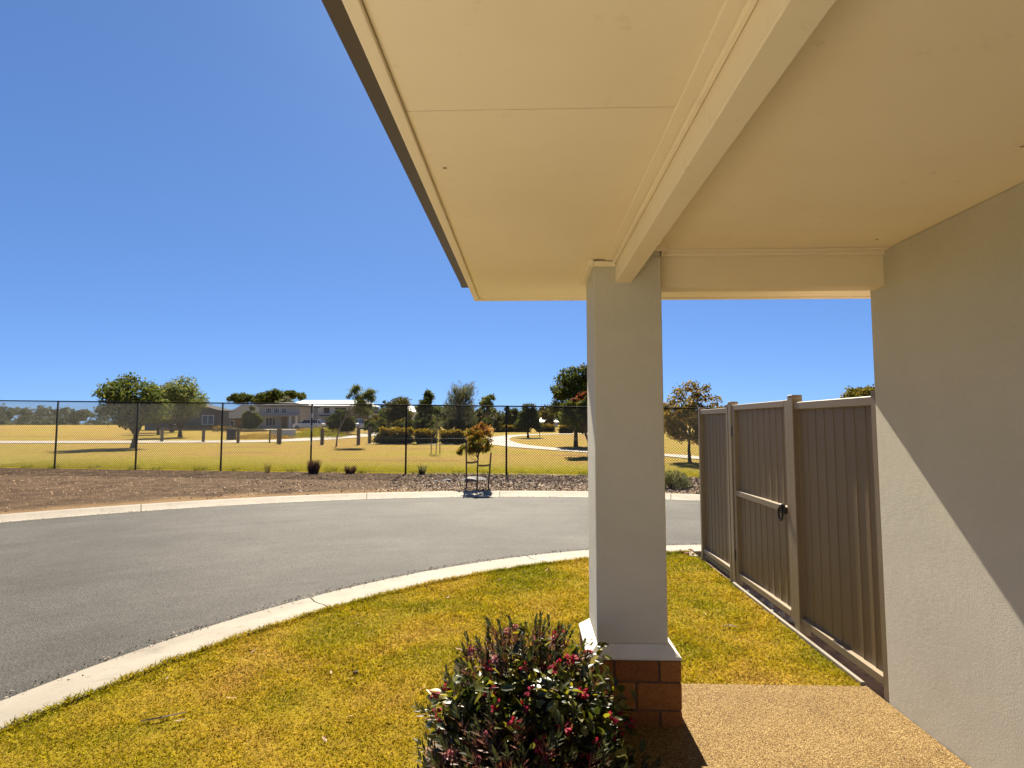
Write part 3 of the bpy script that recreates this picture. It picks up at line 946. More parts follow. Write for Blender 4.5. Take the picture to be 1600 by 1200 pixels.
for i in range(-30, n):
    xa = X0 + i * PITCH
    for s in (1, -1):
        x_a, x_b = (xa, xa + 2.2) if s > 0 else (xa + 2.2, xa)
        za, zt = zb, fence_top(x_b) - 0.03
        # clip to the fence ends
        if min(x_a, x_b) < X0 or max(x_a, x_b) > X1: continue
        seg((x_a, fence_y(x_a) - 0.034 - 0.002 * s, za), (x_b, fence_y(x_b) - 0.034 - 0.002 * s, zt), wr)
seg((X0, fence_y(X0) - 0.034, zb), (X1, fence_y(X1) - 0.034, zb), 0.006)
seg((X0, fence_y(X0) - 0.034, 1.15), (X1, fence_y(X1) - 0.034, 1.15), 0.003)
me = mesh_np('mesh_wire', np.array(Vs), np.array(Fs))
mw = link('mesh_wire', me, 'wire', clf)
mw['kind'] = 'stuff'

# ------------------------------------------------------------------ foliage helpers
def rand_dirs(rg, n):
    v = rg.normal(size=(n, 3)); return v / np.linalg.norm(v, axis=1, keepdims=True)

def leaf_quads(rg, P, L, W, up=0.0, hang=0.0, out=None):
    """a pointed four-corner leaf at each point of P; L, W arrays or numbers"""
    n = len(P)
    d = rand_dirs(rg, n)
    if out is not None: d = d * 0.7 + out * 0.6
    d[:, 2] += up - hang
    d /= np.linalg.norm(d, axis=1, keepdims=True)
    s = np.cross(d, rand_dirs(rg, n)); s /= np.linalg.norm(s, axis=1, keepdims=True) + 1e-9
    nn = np.cross(d, s)
    L = np.broadcast_to(np.asarray(L, float), (n,))[:, None]; W = np.broadcast_to(np.asarray(W, float), (n,))[:, None]
    a = P - d * L * .5; b = P + s * W * .5 + nn * L * 0.06; c = P + d * L * .5; e = P - s * W * .5 + nn * L * 0.06
    V = np.stack([a, b, c, e], 1).reshape(-1, 3)
    F = np.arange(4 * n).reshape(n, 4)
    return V, F

def clump_points(rg, centres, radii, n, shell=0.55, squash=0.8):
    """points spread over clumps, denser towards each clump's surface"""
    radii = np.asarray(radii, float); centres = np.asarray(centres, float)
    w = radii ** 2; w = w / w.sum()
    k = rg.choice(len(radii), n, p=w)
    d = rand_dirs(rg, n)
    r = (shell + (1 - shell) * rg.random(n)) * (0.62 + 0.7 * rg.random(n) ** 1.5)
    off = d * r[:, None] * radii[k][:, None]
    off[:, 2] *= squash
    return centres[k] + off, d

def envelope_clumps(rg, n, c, rx, ry, rz, cr, shape='round'):
    out = []; rad = []
    while len(out) < n:
        p = rg.uniform(-1, 1, 3)
        if shape == 'round' and np.linalg.norm(p) > 1: continue
        if shape == 'cone':
            t = (p[2] + 1) / 2
            if math.hypot(p[0], p[1]) > 1.08 * (1 - t) ** 0.7 + 0.06: continue
            if t < .08 and rg.random() < .5: continue
        if shape == 'umbrella':
            if math.hypot(p[0], p[1]) > 1 or p[2] < -0.25 + 0.0 or np.linalg.norm(p) > 1.0: continue
        if shape == 'egg':
            t = (p[2] + 1) / 2
            if math.hypot(p[0], p[1]) > math.sin(math.pi * (0.12 + 0.88 * t ** 0.8)) * 1.05 + .05: continue
        out.append((c[0] + p[0] * rx, c[1] + p[1] * ry, c[2] + p[2] * rz)); rad.append(cr * rg.uniform(.7, 1.3))
    return np.array(out), np.array(rad)

def limbs(g, rg, fork, ends, r0, r1=0.012):
    for e in ends:
        m = Vector(fork).lerp(Vector(e), 0.5) + Vector((rg.normal() * .08, rg.normal() * .08, abs(rg.normal()) * .1))
        g.tube([fork, m, e], [r0, r0 * .55, r1], 5, cap=False)

def tree(name, label, x, y, top, rx, zlow, mat, n=3000, leaf=0.16, shape='round', seed=0, group='trees in the park', trunk_r=None, bark='bark',
         clumps=18, cr=None, path=None, hang=0.0, up=0.0, ry=None, cat='tree', trunk=True, shell=0.5, extra=None, z0=None, lw=0.5):
    """one tree: tapered trunk and limbs, crown of leaf clumps. top and zlow are world heights of the crown"""
    rg = np.random.default_rng(seed + 100)
    n = int(n * 1.8); leaf *= 1.1; rx *= 1.18; clumps = int(clumps * 1.9)
    g0 = gzf(x, y) if z0 is None else z0
    t = thing(name, label, cat, (x, y, g0), group)
    rz = (top - zlow) / 2; cz = (top + zlow) / 2 - g0
    ry = rx if ry is None else ry
    cr = (cr or 0.36 * min(rx, rz * 1.2)) * .78
    C, Rr = envelope_clumps(rg, clumps, (0, 0, cz), max(rx - cr * .6, .1), max(ry - cr * .6, .1), max(rz - cr * .5, .1), cr, shape)
    if path is None:
        lean = rg.normal(0, .05 * rx, 2)
        path = [(0, 0, -0.05), (lean[0] * .5, lean[1] * .5, (zlow - g0) * .6), (lean[0], lean[1], cz)]
    else:
        C[:, 0] += path[-1][0]; C[:, 1] += path[-1][1]
    if trunk:
        tr = trunk_r or 0.035 * (top - g0)
        g = G()
        k = len(path)
        g.tube(path, [tr * (1.15 if i == 0 else 1 - .55 * i / (k - 1)) for i in range(k)], 8)
        limbs(g, rg, path[-2] if zlow - g0 > .6 else path[-1], C[:min(len(C), 12)], tr * .45)
        build('trunk', g, bark, t, smooth=True, world=False)
    P, D = clump_points(rg, C, Rr, n, shell)
    Lf = leaf * rg.uniform(.6, 1.4, n)
    V, F = leaf_quads(rg, P, Lf, Lf * lw, up=up, hang=hang, out=D)
    o = link('crown', mesh_np('crown', V, F), mat, t, world=False)
    if extra:
        for (c2, r2, m2, n2) in extra:
            P, D = clump_points(rg, np.array(c2) - np.array([0, 0, g0]), r2, n2, shell)
            Lf = leaf * rg.uniform(.6, 1.4, n2)
            V, F = leaf_quads(rg, P, Lf, Lf * lw, up=up, hang=hang, out=D)
            link('crown', mesh_np('crown', V, F), m2, t, world=False)
    return t

# ------------------------------------------------------------------ park trees
tree('park_tree', 'small dense dark green tree in front of the grey house', -37.85, 75, 4.15, 1.15, 1.0, 'lf_mid', 3800, .22, 'egg', 1, clumps=22)
tree('park_tree', 'low round dark green tree with skirt of leaves near the driveway', -19.63, 58, 3.45, 1.28, 0.55, 'lf_dark', 7600, .17, 'egg', 2, clumps=60, cr=.5)
tree('conifer', 'small pointed tree showing beside the brown-topped tree', -23.35, 90, 6.3, .95, 1.2, 'lf_mid', 1800, .22, 'cone', 3)
tree('park_tree', 'rounded olive tree with brownish top above the golden hedge', -17.62, 75, 5.36, 1.85, 1.3, 'lf_olive', 5200, .20, 'round', 4, clumps=26)
tree('bush', 'green bush behind the last timber post near silver car', -19.34, 70, 2.7, 1.25, .6, 'lf_gold', 2200, .18, 'round', 5, cat='bush', trunk=False)
tree('bush', 'yellowish green bush below the olive tree behind hedge', -14.02, 62, 2.25, 1.3, .45, 'lf_gold', 2400, .17, 'round', 6, cat='bush', trunk=False)
tree('bush', 'dark bush to the left of the olive tree', -20.5, 78, 3.4, 1.5, .6, 'lf_mid', 2400, .2, 'round', 16, cat='bush', trunk=False)
tree('park_tree', 'tall narrow leafy green tree left of the grey feathery tree', -10.96, 60, 5.40, 1.25, 1.3, 'lf_mid', 4200, .19, 'egg', 7, clumps=22, bark='bark_pale', cr=.5)
tree('park_tree', 'slim pale green tree behind the tall narrow tree', -12.6, 66, 4.0, .9, 1.2, 'lf_grey', 1500, .2, 'egg', 17)
tree('park_tree', 'loose leafy eucalypt standing behind the young staked tree', -5.80, 80, 5.95, 1.35, 2.3, 'lf_euc', 2300, .24, 'round', 8, clumps=14, bark='bark_pale')
tree('park_tree', 'dark green tree behind the fence post near path bend', -2.49, 75, 4.4, 1.15, 1.2, 'lf_dark', 2600, .2, 'egg', 9)
tree('park_tree', 'dark conical tree with bare trunk inside the path loop', -0.05, 51.3, 4.25, 1.15, 1.05, 'lf_dark', 5200, .16, 'cone', 10, clumps=40, cr=.42, trunk_r=.11)
tree('park_tree', 'small bright green tree just right of the conical tree', 2.9, 85, 4.5, 1.25, 1.3, 'lf_gold', 2000, .22, 'round', 11)
tree('park_tree', 'reddish shrubby tree in the gap behind the path bend', -4.4, 72, 3.0, 1.0, 1.0, 'lf_olive', 1500, .17, 'round', 31)
tree('park_tree', 'low grey-green tree in the gap above the path bend', -3.4, 95, 3.6, 2.2, .9, 'lf_grey', 2200, .25, 'round', 32)

for i, (x, y, top, r, m, sh_, l) in enumerate([
        (-16.2, 97, 5.4, 2.2, 'lf_mid', 'round', 'broad green tree behind the tall narrow tree'),
        (-8.9, 92, 4.6, 2.2, 'lf_olive', 'round', 'low olive tree behind the grey feathery tree'),
        (-13.4, 84, 4.2, 1.8, 'lf_grey', 'round', 'low grey green tree between olive tree and narrow tree'),
        (-26.5, 112, 6.6, 2.4, 'lf_euc', 'round', 'pale tree behind the white gabled house'),
        (6.8, 88, 5.2, 2.4, 'lf_mid', 'round', 'broad tree behind the tallest dark tree'),
        (-2.4, 100, 3.8, 2.4, 'lf_mid', 'round', 'low rounded tree left of the conical tree')]):
    tree('park_tree', l, x, y, top, r, 1.3, m, 3000, .26, sh_, 200 + i, clumps=22)

for i, (x, y, top, r, l) in enumerate([
        (-17.6, 64, 2.3, 1.4, 'dark low bush behind the left end of the long hedge shrub'),
        (-12.6, 60, 2.2, 1.3, 'dark low bush between olive tree and narrow tree'),
        (-10.3, 57, 2.3, 1.4, 'dark low bush at the foot of the narrow tree'),
        (-7.6, 57, 2.4, 1.7, 'dark low bush at the foot of the grey feathery tree'),
        (-5.3, 60, 2.2, 1.3, 'dark low bush left of the path bend')]):
    tree('bush', l, x, y, top, r, .45, 'lf_dark', 2200, .18, 'round', 300 + i, 'bushes behind the hedge', clumps=18, cat='bush', trunk=False)

# large dark tree partly behind the column
tree('park_tree', 'tallest dark tree with straight trunk, half hidden by the column', 3.05, 36.4, 5.45, 1.75, .95, 'lf_dark', 9000, .15, 'round', 12, clumps=52, cr=.52, trunk_r=.15,
     path=[(0, 0, -.05), (.02, 0, 1.0), (.30, .1, 3.0)], extra=[([(1.4,0,4.8),(.6,0,5.2),(-.6,.0,4.2),(-1.1,0,3.4),(.9,-.3,4.6)], [.45,.45,.42,.42,.5], M['lf_olive'], 1400)])
# curved trunk tree with red tips
tree('park_tree', 'leaning curved trunk tree with red leaf tips beside the column', 2.95, 27.3, 3.05, 1.15, 1.25, 'lf_mid', 5200, .13, 'round', 13, clumps=30, cr=.36, trunk_r=.085,
     path=[(0, 0, -.05), (-.02, 0, .65), (-.22, 0, 1.15), (-.18, 0, 2.0)], extra=[([(-.75,-.3,2.75),(-.45,-.4,2.95),(-1.0,-.2,2.55),(-.2,-.3,3.05)], [.17,.18,.14,.16], M['lf_red'], 520)])
# golden tree to the right of the column
tree('park_tree', 'sparse golden green tree with forked trunk above the steel fence', 6.69, 23.5, 2.70, 1.34, .72, 'lf_amber', 5800, .10, 'round', 14, clumps=46, cr=.33, trunk_r=.075,
     path=[(0, 0, -.05), (-.03, 0, .5), (.0, 0, .95), (.05, 0, 1.6)], hang=.3,
     extra=[([(-.35,0,2.95),(.1,0,3.2),(.35,0,2.95),(.75,0,3.1),(1.2,0,2.65),(-.6,0,2.6),(-1.0,0,2.35),(.3,0,2.7),(.8,0,2.7),(1.1,0,2.3)], [.40,.36,.36,.24,.24,.34,.3,.36,.3,.34], M['lf_amber'], 1700), ([(.1,0,3.05),(-.2,0,2.6),(.0,-.1,2.2)], [.14,.22,.3], M['lf_hedge_top'], 260)])

# casuarina: upright feathery grey foliage
def casuarina():
    rg = np.random.default_rng(55)
    x, y = -7.5, 58.0
    g0 = gzf(x, y)
    t = thing('casuarina_tree', 'tall feathery grey-green tree leaning right above the fence', 'tree', (x, y, g0), 'trees in the park')
    g = G(); g.tube([(0, 0, -.05), (.1, 0, 1.5), (.35, 0, 3.6), (.9, 0, 5.4)], [.2, .16, .10, .03], 8)
    n = 420
    P = []; Q = []
    for i in range(n):
        h = rg.uniform(.45, 4.5)
        a = rg.uniform(0, 2 * math.pi)
        rr = (1.75 * (1 - (h / 6.2) ** 1.8)) * rg.uniform(.1, 1)
        bx_, by_ = math.cos(a) * rr + .1 * h, math.sin(a) * rr
        L = rg.uniform(.7, 1.6)
        P.append((bx_, by_, h)); Q.append((bx_ + math.cos(a) * .45 * L + .22 * L, by_ + math.sin(a) * .45 * L, h + L * .85))
    P = np.array(P); Q = np.array(Q)
    limbs(g, rg, (.1, 0, 1.4), P[:40], .04)
    build('trunk', g, 'bark_pale', t, smooth=True, world=False)
    k = 18
    tt = rg.random((n, k, 1))
    pts = P[:, None] * (1 - tt) + Q[:, None] * tt + rg.normal(0, .09, (n, k, 3))
    d = (Q - P) / np.linalg.norm(Q - P, axis=1, keepdims=True)
    d = np.repeat(d[:, None], k, 1) + rg.normal(0, .28, (n, k, 3))
    d /= np.linalg.norm(d, axis=2, keepdims=True)
    pts = pts.reshape(-1, 3); d = d.reshape(-1, 3)
    s = np.cross(d, rand_dirs(rg, len(d))); s /= np.linalg.norm(s, axis=1, keepdims=True)
    L = rg.uniform(.25, .5, (len(d), 1)); W = .022
    V = np.stack([pts - d * L * .5, pts + s * W, pts + d * L * .5, pts - s * W], 1).reshape(-1, 3)
    link('crown', mesh_np('crown', V, np.arange(len(V)).reshape(-1, 4)), 'lf_grey', t, world=False)
casuarina()

# leaning eucalypt sapling with a sparse top
def eucalypt():
    rg = np.random.default_rng(77)
    x, y = -12.26, 35.3
    g0 = gzf(x, y)
    t = thing('eucalypt_tree', 'slender leaning eucalypt with sparse tufted crown in front of the houses', 'tree', (x, y, g0), 'trees in the park')
    # crown tufts, (x, z) measured from the foot
    tufts = [(1.05, 3.55, .38), (1.25, 3.75, .30), (.85, 3.2, .22), (1.95, 3.25, .42), (2.2, 3.45, .36), (2.25, 3.05, .32), (1.4, 2.85, .45), (1.75, 2.65, .45), (2.15, 2.6, .32), (1.25, 2.4, .40), (1.65, 2.2, .38), (2.0, 2.15, .28), (1.55, 3.1, .34)]
    C = np.array([(a, rg.uniform(-.5, .5), b) for a, b, _ in tufts]); Rr = np.array([c * 1.25 for *_, c in tufts])
    g = G(); g.tube([(0, 0, -.05), (.06, 0, .6), (.25, 0, 1.25), (.62, 0, 2.0), (.95, 0, 2.7)], [.055, .05, .042, .034, .018], 7)
    limbs(g, rg, (.5, 0, 1.75), C, .022, .006)
    limbs(g, rg, (.25, 0, 1.3), [(.1, 0, 2.2), (.35, 0, 2.4)], .018, .006)
    build('trunk', g, 'bark_pale', t, smooth=True, world=False)
    P, D = clump_points(rg, C, Rr, 6400, .2)
    Lf = .12 * rg.uniform(.6, 1.4, 6400)
    V, F = leaf_quads(rg, P, Lf, Lf * .38, hang=.5, out=D)
    link('crown', mesh_np('crown', V, F), 'lf_euc', t, world=False)
eucalypt()

# thin sapling between two stakes, in front of the hedge
sx, sy = -4.75, 28.6
sap = thing('sapling', 'thin pale sapling with fine leaves in front of the hedge', 'sapling', (sx, sy, gzf(sx, sy)), 'saplings')
g = G().tube([(0, 0, -.02), (.03, 0, .9), (-.02, 0, 1.6), (.05, 0, 2.0)], [.02, .016, .012, .006], 6)
rg = np.random.default_rng(3)
C, Rr = envelope_clumps(rg, 14, (.0, 0, 1.5), .38, .38, .55, .2)
limbs(g, rg, (.02, 0, 1.0), C[:8], .008, .003)
build('trunk', g, 'bark_pale', sap, smooth=True, world=False)
P, D = clump_points(rg, C, Rr, 650, .2)
V, F = leaf_quads(rg, P, .08, .02, hang=.3)
link('crown', mesh_np('crown', V, F), 'lf_sage', sap, world=False)
for dx, l in ((-.24, 'left'), (.22, 'right')):
    o = build('stake', G().tube([(sx + dx, sy - .1, gzf(sx, sy) - .1), (sx + dx * .9, sy - .1, gzf(sx, sy) + 1.05)], .022, 6), 'timber_grey')
    tag(o, f'thin grey stake to the {l} of the thin pale sapling', 'stake', 'stakes by the thin sapling')
# a bare stake inside the path loop
o = build('stake', G().tube([(1.0, 51.2, .3), (1.0, 51.2, 1.55)], .035, 6), 'stake_wood')
tag(o, 'lone dark stake in the dry grass beside conical tree', 'stake')

# umbrella pines beyond the houses
for i, (x, top, r, l) in enumerate([(-72.9, 9.3, 3.6, 'leftmost flat-topped dark pine showing above the grey roof'), (-64.7, 8.7, 3.4, 'middle low flat-topped pine above the grey roof'), (-60.8, 10.0, 5.0, 'rightmost and widest flat-topped pine behind the white roof')]):
    tree('pine_tree', l, x, 140 - 2.5 * i, top, r, top - 3.4, 'lf_dark', 3600, .45, 'umbrella', 40 + i, 'pines beyond the houses', clumps=26, cr=1.1, trunk_r=.35)
tree('park_tree', 'pale wispy tree top left of the white roof', -55.0, 125, 7.9, 2.2, 3.0, 'lf_grey', 1300, .35, 'round', 45, 'pines beyond the houses', bark='bark_pale')
# trees beyond the left and right edges
for i, (x, y, top, r, m, s, l) in enumerate([
        (-24.5, 34, 5.2, 1.9, 'lf_mid', 'egg', 'broad green tree at far left near the driveway'),
        (-33.0, 52, 6.0, 2.2, 'lf_euc', 'round', 'pale eucalypt at far left behind the driveway'),
        (-40.5, 60, 4.6, 1.7, 'lf_dark', 'egg', 'dark egg-shaped tree at far left beyond the driveway'),
        (-45.5, 70, 7.5, 2.8, 'lf_olive', 'round', 'large olive tree beside the dark gabled house'),
        (33.0, 48, 6.4, 2.3, 'lf_dark', 'round', 'dark tree beyond the house wall at far right'),
        (21.5, 36, 4.1, 1.6, 'lf_gold', 'round', 'golden green tree behind the steel fence at far right')]):
    tree('park_tree', l, x, y, top, r, gzf(x, y) + 1.2, m, 4500, .18, s, 60 + i, clumps=28)

# far belt of trees closing the view
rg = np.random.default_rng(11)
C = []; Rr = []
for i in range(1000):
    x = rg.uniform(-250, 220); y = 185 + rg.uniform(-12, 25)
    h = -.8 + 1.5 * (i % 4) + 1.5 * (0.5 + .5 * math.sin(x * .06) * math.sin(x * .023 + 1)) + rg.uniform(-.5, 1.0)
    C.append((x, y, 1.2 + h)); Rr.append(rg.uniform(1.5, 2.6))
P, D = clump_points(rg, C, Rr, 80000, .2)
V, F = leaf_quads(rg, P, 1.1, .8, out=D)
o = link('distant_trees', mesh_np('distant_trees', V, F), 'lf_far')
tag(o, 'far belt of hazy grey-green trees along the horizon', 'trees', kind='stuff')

# ------------------------------------------------------------------ hedge shrubs with golden tops
def hedge(label, x0, x1, y, h, n, seed, d=1.2):
    rg = np.random.default_rng(seed)
    x = (x0 + x1) / 2; g0 = gzf(x, y)
    t = thing('hedge_shrub', label, 'hedge', (x, y, g0), 'golden topped hedge shrubs')
    w = (x1 - x0) / 2
    k = max(5, int(w * 7))
    low = np.array([(rg.uniform(-w + .2, w - .2), rg.uniform(-d / 2, d / 2), rg.uniform(0, h * .5)) for _ in range(k * 4)])
    n = int(n * 2)
    P, D = clump_points(rg, low, np.full(len(low), .36), n, .4)
    P[:, 2] = np.abs(P[:, 2])
    V, F = leaf_quads(rg, P, .16, .09, up=.4)
    link('foliage', mesh_np('foliage', V, F), 'lf_hedge_low', t, world=False)
    hi = np.array([(rg.uniform(-w + .1, w - .1), rg.uniform(-d / 2, d / 2), h * rg.uniform(.68, .88)) for _ in range(k * 4)])
    P, D = clump_points(rg, hi, np.full(len(hi), .26), n, .3)
    V, F = leaf_quads(rg, P, .15, .07, up=.9)
    link('flower_top', mesh_np('flower_top', V, F), 'lf_hedge_top', t, world=False)
    g = G()
    for i in range(6): g.tube([(rg.uniform(-w*.7, w*.7), rg.uniform(-.3, .3), -.02), (rg.uniform(-w, w)*.8, rg.uniform(-.4, .4), h * .7)], [.02, .006], 5)
    build('stem', g, 'bark', t, world=False)
hedge('longest golden topped hedge shrub, right of the paired timber posts', -10.95, -8.15, 39.6, 1.12, 3000, 1)
hedge('golden topped hedge shrub behind the thin sapling', -8.1, -6.35, 39.6, 1.02, 2000, 2)
hedge('golden topped hedge shrub right of the thin sapling', -6.35, -4.45, 39.5, .98, 2000, 3)
hedge('shortest hedge shrub, behind the young staked tree', -4.45, -3.1, 39.7, .95, 1300, 4)
hedge('low golden hedge beyond the path, left of the conical tree', -4.4, .2, 71.5, .85, 2600, 5)
hedge('low golden hedge beyond the path, right of the conical tree', .8, 3.4, 72.5, .95, 1800, 6)
hedge('bright golden shrub at the foot of the tallest dark tree', 3.6, 5.4, 66.8, .9, 1400, 7)
hedge('long dark hedge running behind the column', 4.2, 14.0, 69.5, 1.25, 3200, 8, 1.6)

# weeds on the far side of the driveway
def patch(name, label, cat, x, y, w, d, h, n, mat, seed, L=.14, group=None):
    rg = np.random.default_rng(seed)
    P = np.stack([rg.uniform(-w, w, n), rg.uniform(-d, d, n), np.zeros(n)], 1)
    env = np.clip(1 - (P[:, 0] / w) ** 2 * .7, .2, 1) * (0.6 + .4 * np.sin(P[:, 0] * 3 + seed) ** 2)
    P[:, 2] = rg.random(n) * h * env
    V, F = leaf_quads(rg, P, L, L * .3, up=.6)
    o = link(name, mesh_np(name, V, F), mat)
    o.location = (x, y, gzf(x, y))
    return tag(o, label, cat, group)
patch('weed_patch', 'bright yellow green weeds by the driveway near the timber post', 'weeds', -19.4, 51.5, 2.2, 1.6, 1.0, 2600, 'lf_weed', 1)
patch('weed_patch', 'orange brown dry grass between the timber posts on the left', 'weeds', -23.2, 48.0, 2.6, 1.0, .62, 2200, 'lf_tall_dry', 2)
patch('weed_patch', 'yellow weeds spilling over behind the banded fence post', 'weeds', -16.9 - 4.6, 56.5, 2.0, 1.2, .9, 1800, 'lf_weed', 3)
patch('weed_patch', 'tall dry grass under the round dark tree', 'weeds', -19.9, 57.0, 2.3, .6, .5, 1500, 'lf_tall_dry', 4)
patch('weed_patch', 'dry brown scrub in front of the white wagon', 'weeds', -29.5, 77.0, 3.5, 1.0, .5, 1800, 'lf_tall_dry', 5, .2)
patch('weed_patch', 'dark scrub at the foot of the small dense tree', 'weeds', -38.5, 73.5, 3.4, 1.0, .9, 1800, 'lf_hedge_low', 6, .2)
patch('weed_patch', 'dry scrub along the roadside under the grey house', 'weeds', -48.0, 80.0, 6.0, 1.0, .9, 2200, 'lf_tall_dry', 7, .22)

# ------------------------------------------------------------------ timber posts and rails of the park boundary
tp_list = [(-21.3, 40.4, 1.05, .17, 'square grey timber post standing beside the dark bin'),
           (-19.0, 40.5, .98, .10, 'slim steel-grey post between the two left timber posts'),
           (-18.0, 39.6, 1.05, .10, 'slim grey post just left of the second timber post'),
           (-17.4, 38.6, 1.15, .20, 'square timber post left of the banded fence post'),
           (-14.1, 37.8, 1.12, .20, 'square timber post between banded fence post and leaning eucalypt'),
           (-11.6, 37.8, 1.18, .20, 'left of the two paired timber posts by the driveway'),
           (-11.35, 39.6, 1.18, .20, 'right of the two paired timber posts, beside the hedge'),
           (-24.6, 41.6, 1.05, .17, 'timber post at far left before the broad green tree'),
           (-28.2, 42.2, 1.05, .17, 'timber post at the far left edge')]
for x, y, h, w, l in tp_list:
    g0 = gzf(x, y)
    o = build('timber_post', G().box(x - w/2, x + w/2, y - w/2, y + w/2, g0 - .1, g0 + h), 'timber_grey', None, bevel=.02)
    tag(o, l, 'post', 'timber posts of the park boundary')
for i in range(len(tp_list)):
    pass
def railing(a, b, l, z=.98):
    o = build('boundary_rail', G().tube([(a[0], a[1], gzf(*a) + z), (b[0], b[1], gzf(*b) + z)], .03, 6), 'timber_grey')
    tag(o, l, 'rail', 'rails of the park boundary')
railing((-28.2, 42.2), (-21.3, 40.4), 'thin rail from far left post to the post by the bin')
railing((-21.3, 40.4), (-17.4, 38.6), 'thin rail crossing in front of the low white wall', .92)
railing((-14.1, 37.8), (-11.6, 37.8), 'thin rail behind the leaning eucalypt trunk', .88)

# bin and low wall
bn = thing('litter_bin', 'dark square litter bin at the left end of the driveway', 'bin', (-24.3, 45.0, gzf(0, 45)))
build('body', G().box(-.27, .27, -.27, .27, 0.04, .88), 'bin_green', bn, bevel=.03, world=False)
build('lid', G().box(-.30, .30, -.30, .30, .885, .97), 'black_plastic', bn, bevel=.03, world=False)
wl = thing('low_wall', 'low pale rendered wall behind the left timber posts', 'wall', (-24.0, 54, gzf(0, 54)))
build('wall', G().box(-1.25, 1.25, -.09, .09, -.05, .62), 'house_pale', wl, bevel=.01, world=False)
build('coping', G().box(-1.29, 1.29, -.12, .12, .625, .69), 'white_paint', wl, bevel=.01, world=False)

# ------------------------------------------------------------------ houses across the park
def window(h, x0, x1, y, z0, z1, bars=1, frame='white_paint'):
    fr = G()
    t = .07
    fr.box(x0, x1, y - .05, y, z0, z0 + t); fr.box(x0, x1, y - .05, y, z1 - t, z1)
    fr.box(x0, x0 + t, y - .05, y, z0 + t + .001, z1 - t - .001); fr.box(x1 - t, x1, y - .05, y, z0 + t + .001, z1 - t - .001)
    for k in range(1, bars + 1):
        c = x0 + (x1 - x0) * k / (bars + 1)
        fr.box(c - .03, c + .03, y - .045, y - .002, z0 + t + .002, z1 - t - .002)
    w = build('window', fr, frame, h)
    build('pane', G().box(x0 + t, x1 - t, y - .012, y - .004, z0 + t, z1 - t), 'glass_dark', w)
def hip(x0, x1, y0, y1, z0, z1, ov=.5, ridge=None):
    x0 -= ov; x1 += ov; y0 -= ov; y1 += ov
    i = (y1 - y0) / 2 if ridge is None else ridge
    m = (y0 + y1) / 2
    return G().add([(x0,y0,z0),(x1,y0,z0),(x1,y1,z0),(x0,y1,z0),(x0+i,m,z1),(x1-i,m,z1),(x0,y0,z0-.18),(x1,y0,z0-.18),(x1,y1,z0-.18),(x0,y1,z0-.18)],
        [(0,1,5,4),(1,2,5),(2,3,4,5),(3,0,4),(0,6,7,1),(1,7,8,2),(2,8,9,3),(3,9,6,0),(6,9,8,7)])
GH = .86
hB = thing('house', 'grey two-storey house with big dark tiled roof behind the small dense tree', 'house', (-46, 95, GH), 'houses across the park')
build('wall', G().box(-53.5, -46.0, 95.6, 103, GH - .2, 2.5), 'house_brown', hB)
build('wall', G().box(-46.6, -39.4, 95.0, 103, GH - .2, 4.75), 'house_grey', hB)
build('roof', hip(-53.5, -46.1, 95.6, 103.4, 2.55, 5.1, .5, 2.2), 'roof_tile_dark', hB)
build('roof', hip(-46.6, -39.4, 95.0, 103, 4.8, 5.5, .35, 3.4), 'roof_tile_dark', hB)
for c in (-44.9, -43.5, -42.2): window(hB, c - .5, c + .5, 95.0, 3.35, 4.35, 2)
build('porch_roof', G().box(-46.8, -39.0, 93.4, 95.2, 2.92, 3.12), 'house_grey', hB)
for c in (-46.2, -40.55, -39.5): build('pillar', G().box(c - .15, c + .15, 93.6, 93.9, GH - .1, 2.919), 'house_pale', hB)
window(hB, -45.4, -43.6, 95.0, 1.2, 2.7, 2); build('door', G().box(-42.6, -41.6, 94.93, 94.99, GH, 2.8), 'house_brown', hB)
window(hB, -52.6, -51.2, 95.6, 1.2, 2.2, 1); window(hB, -49.8, -48.0, 95.6, 1.2, 2.2, 1)
build('garage_door', G().box(-48.0 + .2, -46.7, 95.53, 95.59, GH, 2.3), 'house_dark', hB)

hC = thing('house', 'pale grey two-storey house with white metal roof behind the cars', 'house', (-38, 105, 1), 'houses across the park')
build('wall', G().box(-45.5, -33.2, 105, 113, .7, 5.05), 'house_pale', hC)
build('wall', G().box(-33.15, -30.4, 104.2, 112, .7, 4.95), 'house_brown', hC)
build('roof', hip(-45.5, -31.0, 104.6, 113.2, 5.06, 6.25, .45, 1.4), 'roof_white', hC)
build('awning', G().box(-39.4, -33.2, 103.7, 104.98, 3.05, 3.30), 'awning', hC)
for a, b in ((-39.0, -37.9), (-36.8, -34.6)): window(hC, a, b, 105, 3.65, 4.65, 1, 'house_dark')
window(hC, -38.4, -36.0, 105, 1.1, 2.6, 2, 'house_dark')
for a, b in ((-44.6, -43.2), (-42.3, -40.4)): window(hC, a, b, 105, 3.65, 4.65, 2, 'house_dark')
build('garage_door', G().box(-35.4, -33.5, 104.93, 104.99, .9, 2.9), 'awning', hC)
build('downpipe', G().tube([(-33.3, 104.93, .8), (-33.3, 104.93, 5.0)], .06, 6), 'white_paint', hC)
for z in (1.6, 3.3): window(hC, -32.6, -31.4, 104.2, z, z + 1.0, 1)
build('wall', G().box(-30.38, -27.5, 104.8, 112, .7, 3.6), 'house_pale', hC)
for z in (1.2, 2.4): window(hC, -29.6, -28.5, 104.8, z, z + .9, 1, 'house_dark')
build('roof', G().box(-30.5, -27.2, 104.5, 112.3, 3.605, 3.85), 'house_dark', hC)

